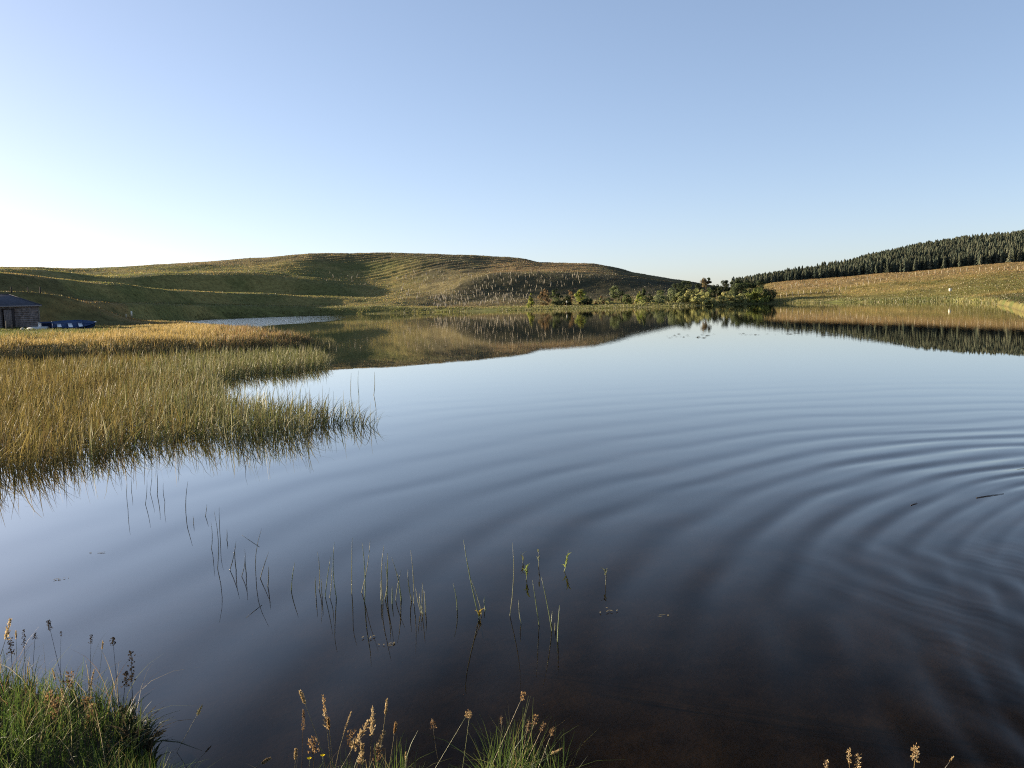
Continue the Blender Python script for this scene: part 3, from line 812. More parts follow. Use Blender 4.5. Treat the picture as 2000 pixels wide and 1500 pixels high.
YG = [(.27, .30, .07), (.21, .26, .065), (.30, .29, .09)]
WIL = [(.34, .355, .14), (.39, .375, .15), (.30, .325, .13), (.36, .32, .14)]
DG = [(.062, .078, .044), (.08, .094, .05), (.052, .066, .04)]
MG = [(.11, .14, .06), (.14, .165, .07), (.09, .115, .05)]
PG = [(.21, .24, .125), (.17, .20, .105)]
BR = [(.21, .145, .08), (.17, .14, .075), (.24, .17, .10)]
GT = 'trees and bushes on the far shore'
TREES = [
 ('birch_bush', 1038, 292, 573, 19, 'cone', YG, 'small yellow-green pointed bush at the left end of the shore trees', 'bush', .0),
 ('hawthorn_tree', 1064, 298, 564, 24, 'round', BR, 'brown rusty tree just right of the small yellow-green bush', 'tree', .1),
 ('alder_tree', 1086, 304, 564, 22, 'round', MG + DG, 'dark tree with a pale grey-green top among the low shore scrub', 'tree', .1),
 ('alder_tree', 1101, 298, 571, 32, 'low', DG, 'broad blackish bush straight behind the small white marker post', 'bush', .0),
 ('hawthorn_tree', 1114, 312, 566, 13, 'round', BR, 'narrow brown tree top rising out of the blackish scrub', 'tree', .2),
 ('birch_bush', 1134, 308, 565, 22, 'round', YG, 'light green leafy tree above the dark scrub right of the marker post', 'tree', .2),
 ('alder_tree', 1146, 297, 578, 34, 'low', DG, 'low dark bush below the light green leafy tree', 'bush', .0),
 ('hawthorn_tree', 1178, 304, 578, 44, 'low', BR + WIL, 'low wide brown thicket in the middle of the shore trees', 'bush', .0),
 ('birch_tree', 1203, 322, 558, 22, 'round', MG + PG, 'small green tree standing behind the brown thicket', 'tree', .25),
 ('alder_tree', 1214, 312, 568, 16, 'round', DG, 'slim dark tree between the brown thicket and the round green bush', 'tree', .1),
 ('willow_bush', 1225, 288, 575, 20, 'round', MG, 'round mid-green bush close to the water, left of the pointed willow', 'bush', .02),
 ('alder_tree', 1258, 296, 560, 16, 'cone', MG + DG, 'tall dark narrow tree right behind the pointed yellow willow', 'tree', .1),
 ('willow_tree', 1250, 283, 569, 25, 'cone', YG + WIL, 'pointed yellow-green willow at the water edge', 'tree', .0),
 ('alder_tree', 1267, 300, 574, 20, 'round', DG, 'dark bush in the gap right of the pointed willow', 'bush', .05),
 ('birch_tree', 1288, 287, 567, 32, 'round', PG + MG, 'rounded grey-green tree on the shore with clumped foliage', 'tree', .05),
 ('pine_tree', 1322, 322, 553, 34, 'pine', DG + MG, 'dark rounded pine against the foot of the hill slope', 'tree', .15),
 ('pine_tree', 1340, 330, 549, 26, 'pine', DG, 'blackish pine at the left of the skyline gap', 'tree', .15),
 ('birch_tree', 1312, 298, 562, 20, 'round', PG, 'pale green tree in front of the dark rounded pine', 'tree', .1),
 ('pine_tree', 1363, 332, 553, 15, 'pine', DG, 'small dark pine alone on the skyline gap', 'tree', .15),
 ('willow_bush', 1340, 294, 562, 62, 'dome', WIL + MG, 'wide sloping olive willow left of the big round one', 'bush', .0),
 ('pine_tree', 1397, 332, 553, 20, 'pine', DG, 'dark pine just right of the tall rusty tree', 'tree', .12),
 ('larch_tree', 1380, 303, 540, 24, 'round', BR + MG, 'tallest tree of the group, rusty brown and pointed', 'tree', .15),
 ('willow_bush', 1374, 285, 565, 54, 'dome', WIL, 'largest round willow dome overhanging the water', 'bush', .0),
 ('pine_tree', 1416, 334, 547, 28, 'pine', DG, 'tall blackish pine, first of the dark block right of the rusty tree', 'tree', .1),
 ('pine_tree', 1438, 324, 546, 30, 'pine', DG, 'blackish pine in the middle of the dark block', 'tree', .1),
 ('spruce_tree', 1462, 334, 547, 30, 'pine', DG, 'dark spruce where the shore trees meet the plantation', 'tree', .1),
 ('spruce_tree', 1484, 340, 548, 28, 'pine', DG, 'dark spruce at the very foot of the plantation slope', 'tree', .1),
 ('alder_tree', 1448, 306, 553, 40, 'round', MG + DG, 'bushy green tree behind the two small willows', 'tree', .08),
 ('willow_bush', 1420, 290, 569, 42, 'dome', WIL, 'low olive willow dome right of the largest willow', 'bush', .0),
 ('willow_bush', 1449, 293, 571, 28, 'dome', WIL + PG, 'smallest willow dome, tucked beside the low olive one', 'bush', .0),
 ('willow_bush', 1478, 296, 560, 52, 'dome', YG + MG, 'tall green willow dome at the right end of the shore trees', 'bush', .0),
 ('alder_tree', 1503, 300, 562, 24, 'round', DG, 'dark bush in the shade on the right end of the shore trees', 'bush', .0),
]
for t_i, (nm, px, r, yt, wpx, kind, cols, lab, cat, bs) in enumerate(TREES):
    dx = {19: 14, 30: 6}.get(t_i, 0)
    tree(nm, px, r, yt, wpx, kind, cols, lab, cat, GT, bs, 100 + t_i, dx=dx)

# conifer plantation on the right-hand hill: one far-off wood
def conifer_proto(g, tiers=8, arms=7):
    V, T = [], []
    for k in range(tiers):
        z0 = .06 + .90 * k / tiers
        rad = .27 * (1 - z0) ** .8 + .015
        off = g.uniform(0, 6.28)
        for a in range(arms):
            th = off + a * 2 * math.pi / arms + g.normal(0, .15)
            rr = rad * g.uniform(.65, 1.2)
            d = np.array([math.cos(th), math.sin(th), 0]); s = np.array([-d[1], d[0], 0])
            n0 = len(V)
            zt = min(1.0, z0 + .15 + .05 * g.uniform())
            V += [np.array([0, 0, zt]), d * rr * .75 + s * rr * .38 + [0, 0, z0 + .02], d * rr + [0, 0, z0 - .03], d * rr * .75 - s * rr * .38 + [0, 0, z0 + .02]]
            T += [[n0, n0 + 2, n0 + 1], [n0, n0 + 3, n0 + 2]]
    return np.array(V), np.array(T)
g = np.random.default_rng(91)
protos = [conifer_proto(g) for _ in range(8)]
VV, TT, CC, n0 = [], [], [], 0
row = 0
for rr in np.arange(428, 655, 2.0):
    a0, a1 = float(azim(1436)), float(azim(2190))
    for a in np.arange(a0, a1, 2.0 / rr):
        aa = a + g.normal(0, .9) / rr
        r = rr + g.normal(0, .9)
        px = 1000 + F * math.tan(aa)
        lim = np.interp(px, [1440, 1552, 1640, 1684, 2200], [530, 560, 600, 628, 645])
        if r > lim or g.uniform() < ( .03 + .12 * (float(noise(px / 40, rr / 12, 93)) > .72)): continue
        x, y = r * math.sin(aa), r * math.cos(aa)
        z = float(ground(x, y))
        hh = np.interp(px, [1440, 1560, 1660, 1690, 1900, 2200], [6.0, 6.5, 6.8, 8.0, 7.5, 7.5])
        hh *= np.interp(r, [428, 452, 462], [.78, .8, 1.0]) * g.uniform(.70, 1.14) * (.90 + .20 * float(noise(x / 16, y / 16, 92)))
        P, T = protos[g.integers(0, 8)]
        th = g.uniform(0, 6.28)
        wf = g.uniform(.85, 1.2)
        R = np.array([[math.cos(th), -math.sin(th), 0], [math.sin(th), math.cos(th), 0], [0, 0, 1]])
        VV.append((P @ R.T) * np.array([hh * wf * .9, hh * wf * .9, hh]) + np.array([x, y, z - .1]))
        TT.append(T + n0); n0 += len(P)
        CC.append(np.broadcast_to(np.array([(.075, .085, .058), (.09, .095, .065), (.06, .074, .055)])[g.integers(0, 3)] * g.uniform(.7, 1.3) * (.8 + .5 * float(noise(x / 20, y / 20, 94))), (len(P), 3)))
fo_o = mesh('conifer_forest', np.vstack(VV), np.vstack(TT), M_needle, col=np.vstack(CC))
tag(fo_o, 'dense grey-green spruce plantation covering the upper right hill', 'forest', kind='stuff')

# ------------------------------------------------------------------ tree guards (tubes on stakes)
mb = MB()
mb.tube([(0, 0, -.1), (0, 0, .6), (0, 0, 1.30)], [.085, .085, .09], 8)
mb.box((.11, 0, .62), (.035, .035, 1.45))
g0 = mb.build('tree_guard', M_guard)
G_MESH = g0.data
bpy.data.objects.remove(g0)
g = np.random.default_rng(97)
guards = []
def guard_pts(polyg, n, seed, rows=None):
    out = []
    for px, py in sample_poly(polyg, n, seed):
        out.append((px, py))
    return out
def add_guard(p, label, group, s=1.0):
    o = bpy.data.objects.new('tree_guard', G_MESH)
    COL.objects.link(o)
    o.location = p
    o.rotation_euler = (g.normal(0, .11), g.normal(0, .11), g.uniform(0, 6.28))
    s *= g.uniform(.65, 1.15)
    o.scale = (s * .95, s * .95, s)
    return tag(o, label, 'tree guard', group)
low = [(842, 603), (1030, 594), (1034, 577), (960, 574), (900, 572), (850, 580)]
upp = [(780, 588), (850, 585), (960, 573), (1040, 573), (1140, 560), (1135, 538), (1060, 536), (960, 533), (890, 535), (800, 530), (770, 545)]
k = 0
for px, py in guard_pts(low, 110, 1):
    p = hit(px, py, 250)
    if p[2] > .9: add_guard(p, 'pale tube tree guard in the dense planting low on the brown slope', 'tree guards low on the brown slope', 1.2); k += 1
for px, py in guard_pts(upp, 110, 2):
    add_guard(hit(px, py, 330), 'pale tube tree guard scattered higher up the dark hollow hillside', 'tree guards scattered up the dark hillside', 1.3); k += 1
def line_pts(pts, n):
    pts = np.array(pts, float)
    return [(x, np.interp(x, pts[:, 0], pts[:, 1])) for x in np.linspace(pts[0, 0], pts[-1, 0], n)]
for px, py in line_pts([(1514, 583), (1547, 580), (1600, 574), (1640, 570), (1679, 560), (1700, 556), (1731, 549)], 20):
    add_guard(hit(px, py, 230), 'pale tube tree guard in the lower line climbing the golden right slope', 'lower line of tree guards on the right slope', 1.25); k += 1
for px, py in line_pts([(1752, 544), (1780, 541), (1817, 537), (1885, 531), (1955, 528), (2000, 527)], 21):
    add_guard(hit(px, py, 230), 'pale tube tree guard in the upper row below the plantation', 'upper row of tree guards below the plantation', 1.25); k += 1
for px, py in guard_pts([(1506, 561), (1560, 556), (1640, 551), (1735, 541), (1735, 545), (1640, 556), (1570, 564), (1512, 570)], 36, 3):
    add_guard(hit(px, py, 300), 'pale tube tree guard in the cluster beside the dark shore bush', 'tree guards clustered at the left end of the right slope', 1.0); k += 1
# the rest of the plantation, too many and too small to count
vs, fs, n0 = [], [], 0
nv = len(G_MESH.vertices); gv = np.array([v.co[:] for v in G_MESH.vertices])
f4 = np.array([p.vertices[:] for p in G_MESH.polygons if len(p.vertices) == 4]); f3 = np.array([p.vertices[:] for p in G_MESH.polygons if len(p.vertices) == 3])
A4, A3 = [], []
extra = guard_pts(low, 60, 11) + guard_pts(upp, 90, 12) + guard_pts([(600, 527), (700, 540), (720, 562), (640, 552)], 18, 13)
for px, py in extra:
    p = hit(px, py, 250)
    if p[2] < .9: continue
    vs.append(gv * np.array([1.0, 1.0, 1.2]) * g.uniform(.7, 1.05) + p); A4.append(f4 + n0); A3.append(f3 + n0); n0 += nv
o = mesh('tree_guards', np.vstack(vs), [np.vstack(A4), np.vstack(A3)], M_guard)
tag(o, 'mass of pale tree guards planted over the brown hillside', 'tree guards', kind='stuff')

# ------------------------------------------------------------------ boathouse
BP = place(76, 108)                                   # right front corner
to_cam = math.atan2(-BP[1], -BP[0])
rz = to_cam + math.pi / 2 + .05                       # local -Y faces the camera
BH = empty('boathouse', (BP[0], BP[1], BP[2] - .05), rz)
tag(BH, 'weathered wooden boathouse with a dark slate hipped roof', 'boathouse')
g = np.random.default_rng(5)
wall = MB()
L_, D_, E_ = 8.6, 4.6, 2.62
nb = 11
bh = E_ / nb
def boards(x0, x1, yy, front=True):
    for q in range(nb):
        wall.box(((x0 + x1) / 2, yy + g.uniform(-.008, .008), (q + .5) * bh), (x1 - x0, .05, bh * 1.04), 0, g.normal(.06, .03) * (1 if front else -1), 0)
boards(-L_, -3.62, 0); boards(-2.42, 0, 0)
boards(-L_, 0, D_, False)
for q in range(nb):
    wall.box((-.03, D_ / 2, (q + .5) * bh), (.05, D_ - .1, bh * 1.04))
    wall.box((-L_ + .03, D_ / 2, (q + .5) * bh), (.05, D_ - .1, bh * 1.04))
wall.box((-3.02, .01, E_ - .14), (1.2, .06, .28))
wall.build('wall', M_boards, BH)
dr = MB()
for q in range(6):
    dr.box((-3.5 + .13 + q * .148, -.01 + g.uniform(-.006, .006), 1.15), (.14, .05, 2.26))
dr.box((-3.06, .03, .5), (.85, .03, .1)); dr.box((-3.06, .03, 1.8), (.85, .03, .1))
door = dr.build('door', M_door, BH)
MB().box((-2.70, -.05, 1.1), (.03, .05, .14)).build('handle', M_dark, door)
fr_ = MB()
fr_.box((-3.60, -.03, 1.17), (.09, .08, 2.34)); fr_.box((-2.55, -.03, 1.17), (.24, .08, 2.34)); fr_.box((-3.05, -.035, 2.36), (1.24, .08, .1))
fr_.build('door_frame', M_dark, BH)
cp = MB()
cp.box((-.03, -.035, E_ / 2), (.13, .04, E_)); cp.box((-L_ + .06, -.035, E_ / 2), (.13, .04, E_))
cp.build('corner_post', M_post, BH)
ov, rh = .28, 1.32
RX0, RX1, RY0, RY1 = -L_ - ov, ov, -ov, D_ + ov
mid = (RY0 + RY1) / 2; hipx = RX1 - 3.1
V = [(RX0, RY0, E_), (RX1, RY0, E_), (RX1, RY1, E_), (RX0, RY1, E_), (RX0 + 3.1, mid, E_ + rh), (hipx, mid, E_ + rh),
     (RX0, RY0, E_ + .07), (RX1, RY0, E_ + .07), (RX1, RY1, E_ + .07), (RX0, RY1, E_ + .07), (RX0 + 3.1, mid, E_ + rh + .09), (hipx, mid, E_ + rh + .09)]
roof = mesh('roof', V, [np.array([[0, 3, 2, 1], [6, 7, 11, 10], [8, 9, 10, 11], [0, 1, 7, 6], [1, 2, 8, 7], [2, 3, 9, 8], [3, 0, 6, 9]]), np.array([[7, 8, 11], [9, 6, 10]])], M_slate, BH)
rd = MB()
rd.tube([(RX0 + 3.1, mid, E_ + rh + .10), (hipx, mid, E_ + rh + .10)], .07, 6)
rd.tube([(hipx, mid, E_ + rh + .10), (RX1, RY0, E_ + .09)], .05, 6)
rd.tube([(hipx, mid, E_ + rh + .10), (RX1, RY1, E_ + .09)], .05, 6)
rd.build('ridge', M_slate, roof)
MB().box(((RX0 + RX1) / 2, RY0 - .012, E_ + .02), (RX1 - RX0, .02, .13)).build('fascia', M_fascia, BH)

# ------------------------------------------------------------------ rowing boats
def boat(name, p, rz, Lb, Wb, Hb, mat_out, mat_in, label, cat, seats=3, heel=0.0, flip=False, stem_white=True, trim=None):
    root = empty(name, p, rz)
    root.rotation_euler = (heel + (math.pi if flip else 0), 0, rz)
    if flip: root.location.z += Hb * .9
    S, Kk = 15, 9
    def section(t, inset=0.0):
        # t 0 = transom, 1 = stem
        bw = Wb / 2 * (0.72 + .28 * math.sin(min(1, t / .5) * math.pi / 2)) * (1 - max(0, (t - .52) / .48) ** 2.2) + .012
        sh = Hb * (1 + .22 * max(0, t - .45) ** 1.6 * 3 + .06 * (1 - t))
        kl = 0.02 + .5 * Hb * max(0, (t - .8) / .2) ** 2.4
        x = (t - .5) * Lb + .10 * Lb * 0
        out = []
        for q in np.linspace(-1, 1, Kk):
            a_ = abs(q)
            y = math.copysign(bw * (1 - (1 - a_) ** 1.9), q) * (1 - inset * .06) if a_ > 0 else 0
            z = kl + (sh - kl) * a_ ** 2.3 + inset * (.045 if a_ < .95 else 0)
            y *= 1 - inset * .07
            out.append((x + (.16 * (z - kl) * max(0, (t - .8) / .2)), y, z))
        return out
    def skin(inset):
        P = [section(t, inset) for t in np.linspace(0, 1, S)]
        V = np.array(P).reshape(-1, 3)
        q = [[a_ * Kk + b_, a_ * Kk + b_ + 1, (a_ + 1) * Kk + b_ + 1, (a_ + 1) * Kk + b_] for a_ in range(S - 1) for b_ in range(Kk - 1)]
        return V, np.array(q)
    Vo, qo = skin(0); Vi, qi = skin(1)
    no = len(Vo)
    rim = []
    for a_ in range(S - 1):
        for b_ in (0, Kk - 1):
            rim.append([a_ * Kk + b_, (a_ + 1) * Kk + b_, no + (a_ + 1) * Kk + b_, no + a_ * Kk + b_])
    for b_ in range(Kk - 1): rim.append([b_, b_ + 1, no + b_ + 1, no + b_])
    hull = mesh('hull', np.vstack([Vo, Vi]), np.vstack([qo[:, ::-1], qi + no, np.array(rim)]), mat_out, root, smooth=False)
    tb = MB()
    P0 = np.array(section(0))
    cen = P0.mean(0)
    nV = [tuple(v - np.array([.012, 0, 0])) for v in P0] + [tuple(v + np.array([.03, 0, 0])) for v in P0]
    f = [[b_, b_ + 1, Kk + b_ + 1, Kk + b_] for b_ in range(Kk - 1)] + [[0, Kk, 2 * Kk - 1, Kk - 1]]
    f += [[b_, b_ + 1, Kk - 2 - b_, Kk - 1 - b_] for b_ in range(Kk // 2)] + [[Kk + Kk - 1 - b_, Kk + Kk - 2 - b_, Kk + b_ + 1, Kk + b_] for b_ in range(Kk // 2)]
    mesh('transom', nV, np.array(f), trim or mat_out, root)
    for a_ in (0, 1):
        gw = MB()
        gw.tube([np.array(section(t)[0 if a_ == 0 else Kk - 1]) + np.array([0, 0, .01]) for t in np.linspace(0, 1, S)], .032, 5)
        gw.build('gunwale', mat_out, root)
    for q in range(seats):
        t = [.16, .42, .66, .82][q]
        sec = np.array(section(t, 1))
        yw = sec[-2][1] * 1.85
        MB().box(((t - .5) * Lb, 0, Hb * .68), (.38, yw, .05)).build('seat', M_white, root)
    sp_ = section(1.0)[Kk // 2]; st = section(1.0)[0]
    if stem_white:
        MB().box((st[0] - .02, 0, st[2] + .03), (.16, .12, .07)).build('bow_cap', M_white, root)
    return tag(root, label, cat, 'rowing boats hauled out beside the boathouse')
def view_rz(p, turn):      # local +X points to the right as seen from the camera
    return math.atan2(p[1], p[0]) - math.pi / 2 + turn
p = place(141, 97); p[2] += .10
boat('rowing_boat', p, view_rz(p, .12), 3.9, 1.6, .60, M_blue, M_blue, 'blue rowing boat with white seats, bow towards the lake', 'boat', 3, .46, trim=M_blue)
p = place(105, 100.5); p[2] += .10
boat('rowing_boat', p, view_rz(p, .30), 3.0, 1.45, .70, M_navy, M_navy, 'darker navy rowing boat with a white end, nearer the boathouse', 'boat', 2, .10, stem_white=False, trim=M_white)
p = place(70, 98)
boat('dinghy', p, view_rz(p, 2.7), 2.3, 1.1, .42, M_pale, M_pale, 'small pale dinghy tipped over beside the boathouse wall', 'boat', 0, .35, flip=True, stem_white=False)

# stones, posts and markers
def stone(name, p, s, mat, label, cat='stone', group=None, seed=1):
    g = np.random.default_rng(seed)
    V, q = [], []
    n_, m_ = 10, 7
    for a_ in range(m_):
        for b_ in range(n_):
            ph, th = math.pi * a_ / (m_ - 1), 2 * math.pi * b_ / n_
            k_ = 1 + .25 * (noise(math.cos(th) * 1.3 + 5, ph * 1.2 + math.sin(th), seed) - .5)
            V.append((math.sin(ph) * math.cos(th) * s[0] * k_, math.sin(ph) * math.sin(th) * s[1] * k_, math.cos(ph) * s[2] * k_))
    q = [[a_ * n_ + b_, (a_ + 1) * n_ + b_, (a_ + 1) * n_ + (b_ + 1) % n_, a_ * n_ + (b_ + 1) % n_] for a_ in range(m_ - 1) for b_ in range(n_)]
    o = mesh(name, V, np.array(q), mat, smooth=True, loc=p)
    return tag(o, label, cat, group)
p = place(41, 98); p[2] += .12
stone('boulder', p, (.26, .2, .22), M_stone, 'pale rounded boulder on the grass before the boathouse', seed=3)
for q, (px, r, s) in enumerate([(414, 150, .55), (404, 149.5, .45), (396, 148.5, .35)]):
    p = place(px, r); p[2] = max(p[2], -.05) + .05
    stone('shore_rock', p, (s, s * .7, s * .42), M_rock, ['dark rock at the very tip of the low spit', 'middle dark rock near the tip of the spit', 'smallest dark rock, on the grass side of the spit tip'][q], 'rock', 'rocks at the tip of the spit', 30 + q)
def post_obj(name, p, h, w, mat, label, tilt=0.0, group=None):
    mb = MB(); mb.tube([(0, 0, -.2), (0, 0, h * .6), (tilt * h, 0, h)], [w, w, w * .85], 8)
    return tag(mb.build(name, mat, loc=p), label, 'post', group)
p = place(9, 97); post_obj('timber_post', p, 1.0, .06, M_post, 'short grey post in the grass left of the pale boulder', .03)
p = place(21, 97); post_obj('timber_post', p, .62, .045, M_dark, 'stubby dark post between the grey post and the pale boulder', 0)
def marker(px, r, ytop, wb, hb, label, px_base=None):
    p = place(px, r)
    ztop = H + r * float(tan_el(px, ytop))
    h = ztop - p[2]
    root = empty('marker_sign', tuple(p), math.atan2(p[1], p[0]) - math.pi / 2)
    MB().box((0, .03, (h - .1) / 2), (.11, .07, h + .1)).build('post', M_post, root)
    mb = MB(); mb.box((0, -.025, h - hb / 2), (wb, .04, hb)); mb.box((0, -.005, h + .015), (wb + .05, .08, .03))
    mb.build('board', M_sign, root)
    return tag(root, label, 'sign', 'white marker signs round the shore')
marker(1855, 252, 563.5, .66, .72, 'white board on a post at the foot of the golden right slope')
marker(1107, 286, 587.5, .42, .65, 'tiny white marker sign before the dark shore scrub')
marker(256, 141, 608, .24, .72, 'narrow white marker sign on the low spit below the hill')
p = place(245, 141); post_obj('timber_post', p, .68, .06, M_stone, 'pale stub post left of the narrow white marker sign', .02)

# wire fence on the knoll
FPX = [(25, 568.5), (57, 568.8), (81, 568.0)]
pts = [place(px, 137) for px, _ in FPX]
FE = empty('wire_fence', tuple(pts[1]))
tag(FE, 'short run of dark fence posts on the grassy knoll behind the boathouse', 'fence')
for q, p in enumerate(pts):
    mb = MB(); mb.tube([(0, 0, -.3), (0, 0, .5), (.02, 0, .85 if q < 2 else 1.0)], [.075, .07, .06] if q < 2 else [.1, .09, .08], 7)
    mb.build('post', M_dark, FE, loc=tuple(p - pts[1]))
mb = MB()
for hz in (.35, .7): mb.tube([p - pts[1] + np.array([0, 0, hz]) for p in pts], .006, 4)
mb.build('wire', M_dark, FE)

# ------------------------------------------------------------------ single reed stems standing in the open water
def stem_mesh(name, P0, P1, rad, col, bend=0.0, kink=None, parent=None):
    P0, P1 = np.asarray(P0, float), np.asarray(P1, float)
    d = P1 - P0
    side = np.array([1.0, 0, 0])
    ts = np.array([-.25 if np.linalg.norm(d) > .2 else -.6, 0, .25, .5, .75, 1.0])
    pts = [P0 + d * t + side * bend * 4 * max(t, 0) * (1 - max(t, 0)) * np.linalg.norm(d) - P0 for t in ts]
    mb = MB(); mb.tube(pts, rad * np.array([1, 1, .95, .85, .65, .25]), 5)
    n_ = len(mb.V[0])
    if kink is not None:
        q0 = P0 + d * kink[0] - P0
        q1 = q0 + np.array([kink[1], 0, kink[2]])
        mb.tube([q0, (q0 + q1) / 2, q1], [rad * .8, rad * .7, rad * .3], 5)
    cc = np.broadcast_to(np.array(col), (sum(len(v) for v in mb.V), 3))
    o = mb.build(name, M_stem, parent, col=cc, loc=None if parent else tuple(P0))
    return o
ORD = ['first', 'second', 'third', 'fourth', 'fifth', 'sixth', 'seventh', 'eighth', 'ninth', 'tenth']
CL = [
 ('sparse row just off the reed bed', [(250, 995, 247, 945), (257, 962, 256, 935), (284, 985, 287, 936), (293, 962, 297, 925), (307, 966, 306, 918), (322, 980, 319, 943)]),
 ('sparse dark stems before the leaning tuft', [(363, 1003, 367, 940), (378, 1024, 377, 1008), (401, 1008, 404, 985), (413, 1072, 412, 1020), (425, 1110, 418, 998), (430, 1050, 428, 990), (443, 1055, 443, 1034)]),
 ('leaning dark tuft with the broken stem', [(449, 1113, 461, 1056), (461, 1112, 459, 1066), (472, 1126, 478, 1072), (481, 1120, 479, 1080), (500, 1128, 511, 1032), (508, 1130, 525, 1078), (523, 1146, 524, 1106)]),
 ('gap between the leaning tuft and the upright clump', [(569, 1153, 576, 1098)]),
 ('first upright clump of pale stems', [(617, 1162, 616, 1127), (623, 1150, 620, 1078), (629, 1164, 628, 1130), (635, 1166, 646, 1086), (644, 1168, 647, 1108), (657, 1168, 653, 1058)]),
 ('trio of tall pale stems', [(687, 1160, 688, 1050), (706, 1158, 723, 1054), (712, 1176, 707, 1058)]),
 ('dense green clump', [(745, 1180, 743, 1135), (748, 1178, 750, 1064), (756, 1162, 757, 1080), (752, 1170, 751, 1098), (766, 1178, 766, 1145), (773, 1172, 784, 1112), (784, 1168, 765, 1088), (783, 1172, 776, 1120)]),
 ('green clump left of the bare gap', [(804, 1172, 797, 1112), (808, 1178, 802, 1074), (822, 1196, 812, 1148), (824, 1198, 825, 1138), (827, 1200, 820, 1158), (831, 1196, 828, 1152)]),
 ('bare gap', [(893, 1192, 885, 1140)]),
 ('tall curved pair with the yellow base', [(936, 1208, 905, 1054), (941, 1200, 919, 1130), (948, 1192, 946, 1166)]),
 ('right-hand scatter of stems', [(996, 1202, 1001, 1060), (1018, 1218, 1013, 1172), (1053, 1222, 1040, 1133), (1078, 1232, 1057, 1126), (1077, 1218, 1079, 1194), (1084, 1232, 1084, 1216), (1089, 1254, 1093, 1182)]),
 ('notch of water behind the reed tip', [(685, 772, 686, 728), (701, 774, 700, 724), (730, 772, 731, 726)]),
]
g = np.random.default_rng(111)
for gi, (where, L) in enumerate(CL):
    for q, (x0, y0, x1, y1) in enumerate(sorted(L)):
        P0 = at(x0, y0, 0.0)
        P1 = at_depth(x1, y1, P0[1] + g.normal(0, .04))
        ln = np.linalg.norm(P1 - P0)
        rad = (.0042 if P0[1] < 12 else .010) * g.uniform(.8, 1.15)
        tone = [(.20, .21, .11), (.26, .26, .15), (.15, .19, .07)][g.integers(0, 3)] if gi > 2 else [(.10, .10, .06), (.14, .14, .09)][g.integers(0, 2)]
        kink = (.62, -.16, .12) if (x0, y0) == (500, 1128) else None
        o = stem_mesh('reed_stem', P0, P1, rad, tone, g.normal(0, .03), kink)
        size = 'short' if ln < .22 else 'tall' if ln > .55 else 'slender'
        if len(L) == 1: lab = f'single {size} reed stem alone in the ' + where
        else: lab = f'{size} reed stem, {ORD[q]} from the left in the ' + where
        tag(o, lab, 'reed stem', 'reed stems standing in the open water')
# small leafy water plants
def sprig(name, x0, y0, x1, y1, label, leaves=7, col=(.16, .20, .06), seed=0):
    g = np.random.default_rng(seed)
    P0 = at(x0, y0, 0.0); P1 = at_depth(x1, y1, P0[1])
    root = empty(name, tuple(P0))
    mb = MB(); d = P1 - P0
    mb.tube([-.2 * np.array([0, 0, 1.0]), np.zeros(3), d * .6 + np.array([.01, 0, 0]), d], [.0035, .0035, .003, .001], 5)
    mb.build('stem', M_stem, root, col=np.broadcast_to(np.array(col) * .8, (len(mb.V[0]), 3)))
    N = leaves
    t = g.uniform(.25, 1, N)
    b = d[None] * t[:, None]
    v, q, cc = blades(b, g.uniform(.035, .07, N), g.uniform(0, 6.28, N), g.uniform(.3, 1.0, N), g.uniform(.010, .018, N), pickc([col], N, g), 3, .3, g)
    mesh('leaf', v, q, M_leaf, root, col=cc)
    return tag(root, label, 'water plant', 'small leafy water plants')
sprig('water_plant', 1021, 1100, 1021, 1084, 'tiny dark sprig, leftmost of the small leafy water plants', 4, (.10, .11, .05), 1)
sprig('water_plant', 1028, 1132, 1029, 1104, 'leafy green sprig below the tiny dark one, right of the tall pale stem', 10, seed=2)
sprig('water_plant', 1052, 1106, 1051, 1073, 'thin upright sprig with few leaves above the right-hand stems', 3, (.14, .15, .08), 3)
sprig('water_plant', 1102, 1116, 1108, 1088, 'leaning yellow-green sprig alone among the ripples', 8, (.22, .26, .07), 4)
sprig('water_plant', 1183, 1142, 1181, 1112, 'rightmost sprig, thin and dark, far out in the ripples', 3, (.10, .11, .06), 5)
yb = at(936, 1203, .02)
yl = blades(np.repeat(yb[None], 6, 0), np.linspace(.05, .09, 6), np.linspace(0, 6, 6), np.full(6, .5), np.full(6, .018), np.tile((.42, .30, .05), (6, 1)), 3, .5)
tag(mesh('yellow_leaf', yl[0], yl[1], M_leaf, col=yl[2]), 'withered yellow leaf at the foot of the tall curved reed stem', 'leaf')
